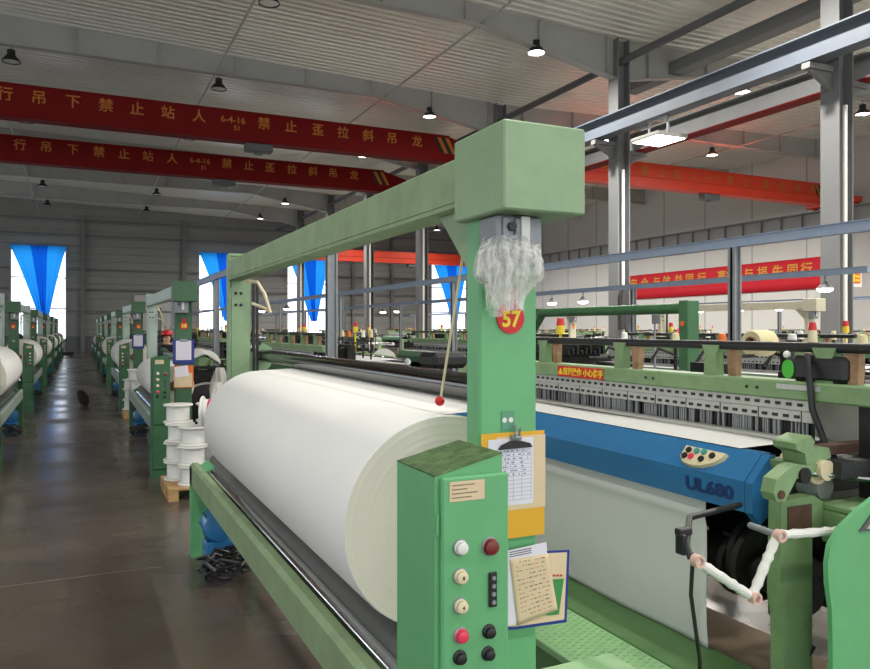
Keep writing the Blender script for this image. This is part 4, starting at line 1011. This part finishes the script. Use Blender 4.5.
# pallets of white spools
def spool_proto():
    t = thing('yarn_spool', 'x', 'spool', (0, 0, 0), 'white spools stacked on pallets')
    m = MB(); m.lathe([(0.03, 0), (0.15, 0), (0.155, 0.006), (0.155, 0.014), (0.15, 0.02), (0.115, 0.022), (0.112, 0.03), (0.112, 0.17), (0.115, 0.178), (0.15, 0.18), (0.155, 0.186), (0.155, 0.194), (0.15, 0.2), (0.03, 0.2)], (0, 0, 0), n=28)
    m.build('flanged_body', WHITE, t, smooth=30)
    m = MB(); m.lathe([(0.113, 0.03), (0.121, 0.036), (0.121, 0.164), (0.113, 0.17)], (0, 0, 0), n=28, cap=False); m.build('wound_yarn', CLOTH, t)
    return t
def pallet(label, x, y):
    t = thing('pallet', label, 'pallet', (x, y, 0), 'wooden pallets by the winders')
    m = MB()
    for k in range(5): m.box(x-0.4, x+0.4, y-0.4+0.165*k, y-0.4+0.165*k+0.14, 0.105, 0.125, b=0.002)
    m.build('top_board', WOOD, t)
    m = MB()
    for k in (-1, 0, 1):
        for j_ in (-1, 0, 1): m.box(x+k*0.35-0.05, x+k*0.35+0.05, y+j_*0.35-0.05, y+j_*0.35+0.05, 0.02, 0.09, b=0.003)
        m.box(x+k*0.35-0.05, x+k*0.35+0.05, y-0.4, y+0.4, 0.0, 0.02, b=0); m.box(x+k*0.35-0.05, x+k*0.35+0.05, y-0.4, y+0.4, 0.09, 0.105, b=0)
    m.build('base', WOOD, t); return t
sp = spool_proto(); first = [True]
def put_spool(x, y, z, label, lie=None):
    if first[0]: o = sp; first[0] = False; o['label'] = label
    else: o = dup(sp, label=label)
    o.location = (x, y, z)
    if lie is not None:
        o.rotation_euler = (PI/2, 0, lie); ROOTLOC[o.name] = Vector((0, 0, 0))
        m = MB(); m.lathe([(0.1205, 0.075), (0.1235, 0.076), (0.1235, 0.112), (0.1205, 0.113)], (0, 0, 0), n=28, cap=False); m.build('red_tape', mat('red_film_plastic', srgb(200,70,100), 0.4), o)
LAYER = ['bottom', 'second', 'third', 'fourth']
def stack(px, py, near, tops):
    pallet('wooden pallet under the white spools '+near, px, py)
    for L in range(3):
        for i, (dx, dy, pos) in enumerate(((-0.13, -0.2, 'front, aisle side'), (0.2, -0.2, 'front, loom side'), (-0.24, 0.14, 'back, aisle side'), (0.1, 0.14, 'back, loom side'))):
            jx, jy = R.uniform(-0.012, 0.012), R.uniform(-0.012, 0.012)
            put_spool(px+dx+jx, py+dy+jy, 0.125+0.201*L, 'white flanged spool in the stack {}, {} layer, {}'.format(near, LAYER[L], pos))
    z = 0.125+0.603
    for (dx, dy, lie, what) in tops:
        if lie is None: put_spool(px+dx, py+dy, z, 'white flanged spool upright on top of the stack {}, {}'.format(near, what))
        else: put_spool(px+dx, py+dy+0.1, z+0.156, 'white flanged spool lying on its side atop the stack {}, {}'.format(near, what), lie)
stack(1.22, 8.4, 'just behind roll 57', ((-0.05, -0.31, 1.2, 'in front'), (-0.24, 0.19, None, 'at the back'), (0.1, 0.19, None, 'loom side')))
stack(1.2, 8.4+PITCH, 'behind winder 58', ((-0.17, -0.18, None, 'aisle side'), (0.17, -0.2, None, 'loom side'), (-0.17, 0.15, None, 'at the back'), (0.17, 0.15, None, 'back, loom side')))
# draped white sacks by the next loom
def sack(x, y, z0, h, r, seed, label):
    q = random.Random(seed); a, b, c = q.uniform(0, 6), q.uniform(0, 6), q.uniform(0, 6)
    def fn(u, v):
        t = 2*PI*u; k = math.sin(PI*min(1, 0.06+0.94*v))**0.6 if v < 0.9 else math.sin(PI*0.9)**0.6*(1-v)/0.1
        rr = r*(0.25+0.9*v**0.8 if v < 0.75 else 1.0-3.8*(v-0.75)**1.0*0.9)
        rr = max(0.004, rr)*(1+0.2*math.sin(3*t+a+5*v)+0.14*math.sin(6*t+b-9*v)+0.1*math.sin(11*v+2*t+c)+0.06*math.sin(13*t+c+8*v))
        return (x+rr*math.cos(t), y+rr*math.sin(t)*0.8, z0+h*(1-v))
    o = MB().grid(fn, 36, 20).build('plastic_sack', SACK, fix=True, smooth=80); own_origin(o); o.location.z = max(o.location.z, z0)
    tag(o, label, 'sack', 'white sacks by the looms')
sack(1.56, 9.62, 0.0, 1.08, 0.2, 1, 'tall crumpled white sack standing behind the big roll, beside the stacked spools')
sack(1.78, 10.75, 0.0, 1.2, 0.2, 2, 'crumpled white sack against the second loom, behind the first sack')
# flanged beam wheel and draped cover at the second loom's end
t = thing('warp_wheel', 'dark flanged wheel with a grey rim on the floor behind the white sacks', 'wheel', (1.72, 11.45, 0))
m = MB(); m.lathe([(0.1, 0), (0.42, 0.0), (0.45, 0.02), (0.45, 0.06), (0.42, 0.08), (0.1, 0.08)], (1.72, 11.45, 0.475), 'y', 36); m.build('disc', IRON, t)
m = MB(); m.lathe([(0.45, 0.0), (0.475, 0.0), (0.475, 0.08), (0.45, 0.08)], (1.72, 11.45, 0.475), 'y', 36, cap=False); m.build('rim', ALU, t)
o = MB().grid(lambda u, v: (1.5+0.55*u, 12.3+0.3*v, 1.42-0.16*(2*u-1)**2-0.1*(2*v-1)**2+0.015*math.sin(14*u+5*v)), 16, 10).build('white_cover', SACK, solid=0.006, smooth=80); own_origin(o); tag(o, 'white plastic cover draped over the dark machine end past the rear post', 'cover')
t = thing('cover_stand', 'dark metal stand under the draped white cover past the rear post', 'stand', (1.77, 12.45, 0))
m = MB()
for (a, b) in ((1.55, 12.35), (2.0, 12.35), (1.55, 12.57), (2.0, 12.57)): m.cyl((a, b, 0), (a, b, 1.12), 0.015, 8)
m.build('stand_leg', IRON, t); m = MB(); m.box(1.53, 2.02, 12.32, 12.59, 1.1, 1.14, b=0.005); m.box(1.58, 1.98, 12.35, 12.55, 0.5, 1.08, b=0.01); m.build('stand_body', IRON, t)
# black seat in the gap behind the big roll
t = thing('work_stool', 'black padded stool with grey legs seen through the winder frame', 'stool', (3.4, 7.0, 0))
m = MB(); m.box(3.2, 3.6, 6.8, 7.2, 1.34, 1.5, b=0.045); m.build('seat', BLACK, t)
for (a, b) in ((3.24, 6.85), (3.56, 6.85), (3.24, 7.15), (3.56, 7.15)):
    m = MB(); m.cyl((a*1.0, b, 0), (3.4+(a-3.4)*0.7, 7.0+(b-7.0)*0.7, 1.35), 0.016, 8); m.build('leg', STEEL, t)
# things on the aisle floor
y = 15.9; x = -0.07
Dp = lambda px, py: (lambda d: (d*(SN+CS*(px-435)/FOC), d*(CS-SN*(px-435)/FOC)))(EYE*FOC/(py-HOR))
x, y = Dp(84.5, 406)
def rag(u, v):
    t = 2*PI*u; k = v; r = 0.11*math.sin(PI*min(max(v, 0.02), 0.98))**0.4*(1+0.1*math.sin(3*t+5*v)+0.06*math.sin(7*t))
    return (x-0.09+0.12*k+r*math.cos(t), y+r*0.9*math.sin(t), 0.36*(1-k))
o = MB().grid(rag, 20, 16).build('slumped_bag', mat('dark_brown_rag', srgb(58,42,36), 0.8, var=0.4, vscale=8), smooth=80); own_origin(o); o.location.z = 0.0; tag(o, 'small dark brown bag slumped on the aisle floor', 'bag')
x, y = Dp(68, 357)
t = thing('pallet_jack', 'small dark pallet truck far down the aisle floor', 'trolley', (x, y, 0))
m = MB(); m.box(x-0.5, x-0.3, y-0.7, y+0.3, 0.08, 0.14, b=0.01); m.box(x+0.1, x+0.3, y-0.7, y+0.3, 0.08, 0.14, b=0.01); m.box(x-0.5, x+0.3, y+0.3, y+0.5, 0.06, 0.3, b=0.02); m.build('fork', BLACK, t)
m = MB()
for a in (-0.4, 0.2): m.cyl((x+a-0.04, y-0.6, 0.06), (x+a+0.04, y-0.6, 0.06), 0.06, 12); m.cyl((x+a-0.04, y+0.4, 0.08), (x+a+0.04, y+0.4, 0.08), 0.08, 12)
m.build('wheel', IRON, t)
m = MB(); m.tube([(x-0.1, y+0.45, 0.3), (x-0.1, y+0.75, 1.1)], 0.02, 8); m.build('handle', BLACK, t)
# ---------------------------------------------------------------- worker
def person(px_, py_, label):
    bm = bmesh.new(); V = {}
    def jt(n, x, y, z, r, par=None):
        v = bm.verts.new((x, y, z)); V[n] = (v, r)
        if par: bm.edges.new((V[par][0], v))
    jt('pelvis', 0, 0, 0.92, 0.13)
    jt('waist', 0, 0.0, 1.08, 0.12, 'pelvis'); jt('chest', 0, 0.0, 1.28, 0.15, 'waist'); jt('collar', 0, 0.0, 1.42, 0.1, 'chest')
    jt('neck', 0, -0.01, 1.49, 0.05, 'collar'); jt('jaw', 0, -0.02, 1.55, 0.07, 'neck'); jt('skull', 0, -0.01, 1.64, 0.085, 'jaw')
    for s, n in ((-1, 'l'), (1, 'r')):
        jt(n+'sh', s*0.18, 0.0, 1.40, 0.06, 'collar'); jt(n+'el', s*0.22, -0.02, 1.13, 0.045, n+'sh'); jt(n+'wr', s*0.2, -0.2, 0.98, 0.032, n+'el'); jt(n+'pa', s*0.18, -0.28, 0.96, 0.036, n+'wr')
        for q, (dx, L) in enumerate(((-0.03, 0.07), (-0.01, 0.085), (0.01, 0.08), (0.03, 0.06))): jt(n+'f%d' % q, s*0.18+dx, -0.28-L, 0.94, 0.009, n+'pa')
        jt(n+'th', s*0.18-s*0.05, -0.31, 0.985, 0.011, n+'pa')
        jt(n+'hip', s*0.09, 0, 0.88, 0.095, 'pelvis'); jt(n+'kn', s*0.1, -0.02, 0.5, 0.065, n+'hip'); jt(n+'an', s*0.1, 0.02, 0.09, 0.045, n+'kn'); jt(n+'to', s*0.11, -0.14, 0.045, 0.042, n+'an')
    bm.verts.index_update(); bm.verts.ensure_lookup_table()
    rad = {v.index: r for v, r in V.values()}; root = V['pelvis'][0].index
    me = bpy.data.meshes.new('body'); bm.to_mesh(me); bm.free()
    o = bpy.data.objects.new('person', me); COL.objects.link(o)
    o.modifiers.new('skin', 'SKIN'); sv = me.skin_vertices[0].data
    for i, r in rad.items(): sv[i].radius = (r, r*0.8 if r > 0.09 else r)
    sv[root].use_root = True
    s = o.modifiers.new('sub', 'SUBSURF'); s.levels = s.render_levels = 2
    dg = bpy.context.evaluated_depsgraph_get(); dg.update()
    fin = bpy.data.meshes.new_from_object(o.evaluated_get(dg)); o.modifiers.clear(); o.data = fin
    fin.materials.clear(); fin.materials.append(NAVYCLOTH); fin.materials.append(SKIN)
    for p in fin.polygons:
        c = p.center; p.use_smooth = True
        p.material_index = 1 if (c.z > 1.475 or (c.y < -0.2 and 0.8 < c.z < 1.1)) else 0
    zmin = min(v.co.z for v in fin.vertices); fin.transform(Matrix.Translation((0, 0, -zmin)))
    o.location = (px_, py_, 0); o.rotation_euler = (0, 0, math.radians(-25)); tag(o, label, 'person')
    ROOTLOC[o.name] = Vector((0, 0, 0))
    m = MB(); m.lathe([(0.1, 0.0), (0.1, 0.03), (0.08, 0.075), (0.02, 0.095)], (0, 0.0, 1.645-zmin), n=20); m.box(-0.07, 0.07, -0.17, -0.06, 1.645-zmin, 1.657-zmin, b=0.005); m.build('red_cap', RED, o)
    m = MB(); m.ball((0, 0.03, 1.57-zmin), 0.1, 14, sc=(1, 0.8, 0.9)); m.build('hair', HAIR, o, smooth=180)
    m = MB()
    for sx in (-0.035, 0.035): m.ball((sx, -0.098, 1.605-zmin), 0.012, 8)
    m.build('eye', BLACK, o, smooth=180)
    m = MB(); m.prism([(-0.09, 1.60-zmin), (-0.125, 1.555-zmin), (-0.09, 1.55-zmin)], 'x', -0.014, 0.014); m.box(-0.025, 0.025, -0.1, -0.085, 1.515-zmin, 1.522-zmin, b=0.002); m.build('nose_and_mouth', SKIN, o)
    return o
person(1.45, 14.35, 'person in dark workwear and a red cap standing behind winder 58')
# leftovers of the near loom's surroundings: small sign on a pole
t = thing('pole_sign', 'small dark notice on a thin pole behind the near loom', 'sign', (6.2, 7.0, 0))
m = MB(); m.cyl((6.2, 7.0, 0), (6.2, 7.0, 1.88), 0.013, 8); m.box(6.1, 6.3, 6.9, 7.1, 0, 0.02); m.build('pole', STEEL, t)
m = MB(); m.box(6.14, 6.26, 6.975, 6.988, 1.8, 1.91, b=0.003); m.build('plate', DUCT, t)
# ================================================================ camera, sky, colour management
cam = bpy.data.cameras.new('camera'); co = bpy.data.objects.new('camera', cam); COL.objects.link(co)
cam.sensor_fit = 'HORIZONTAL'; cam.sensor_width = 36.0; cam.lens = FOC/870*36.0
cam.shift_y = (HOR-334.5)/870.0; cam.clip_end = 300; cam.clip_start = 0.05
co.location = (0, 0, EYE); co.rotation_euler = (PI/2, 0, -YAW)
SC.camera = co
W = bpy.data.worlds.new('daylight'); SC.world = W; W.use_nodes = True
W.node_tree.nodes['Background'].inputs[0].default_value = (0.93, 0.97, 1.0, 1); W.node_tree.nodes['Background'].inputs[1].default_value = 2.7
SC.view_settings.view_transform = 'Standard'; SC.view_settings.look = 'None'; SC.view_settings.gamma = 1; SC.view_settings.use_curve_mapping = False
SC.view_settings.exposure = 0.0
SC.cycles.use_denoising = True; SC.cycles.max_bounces = 8; SC.cycles.transparent_max_bounces = 12
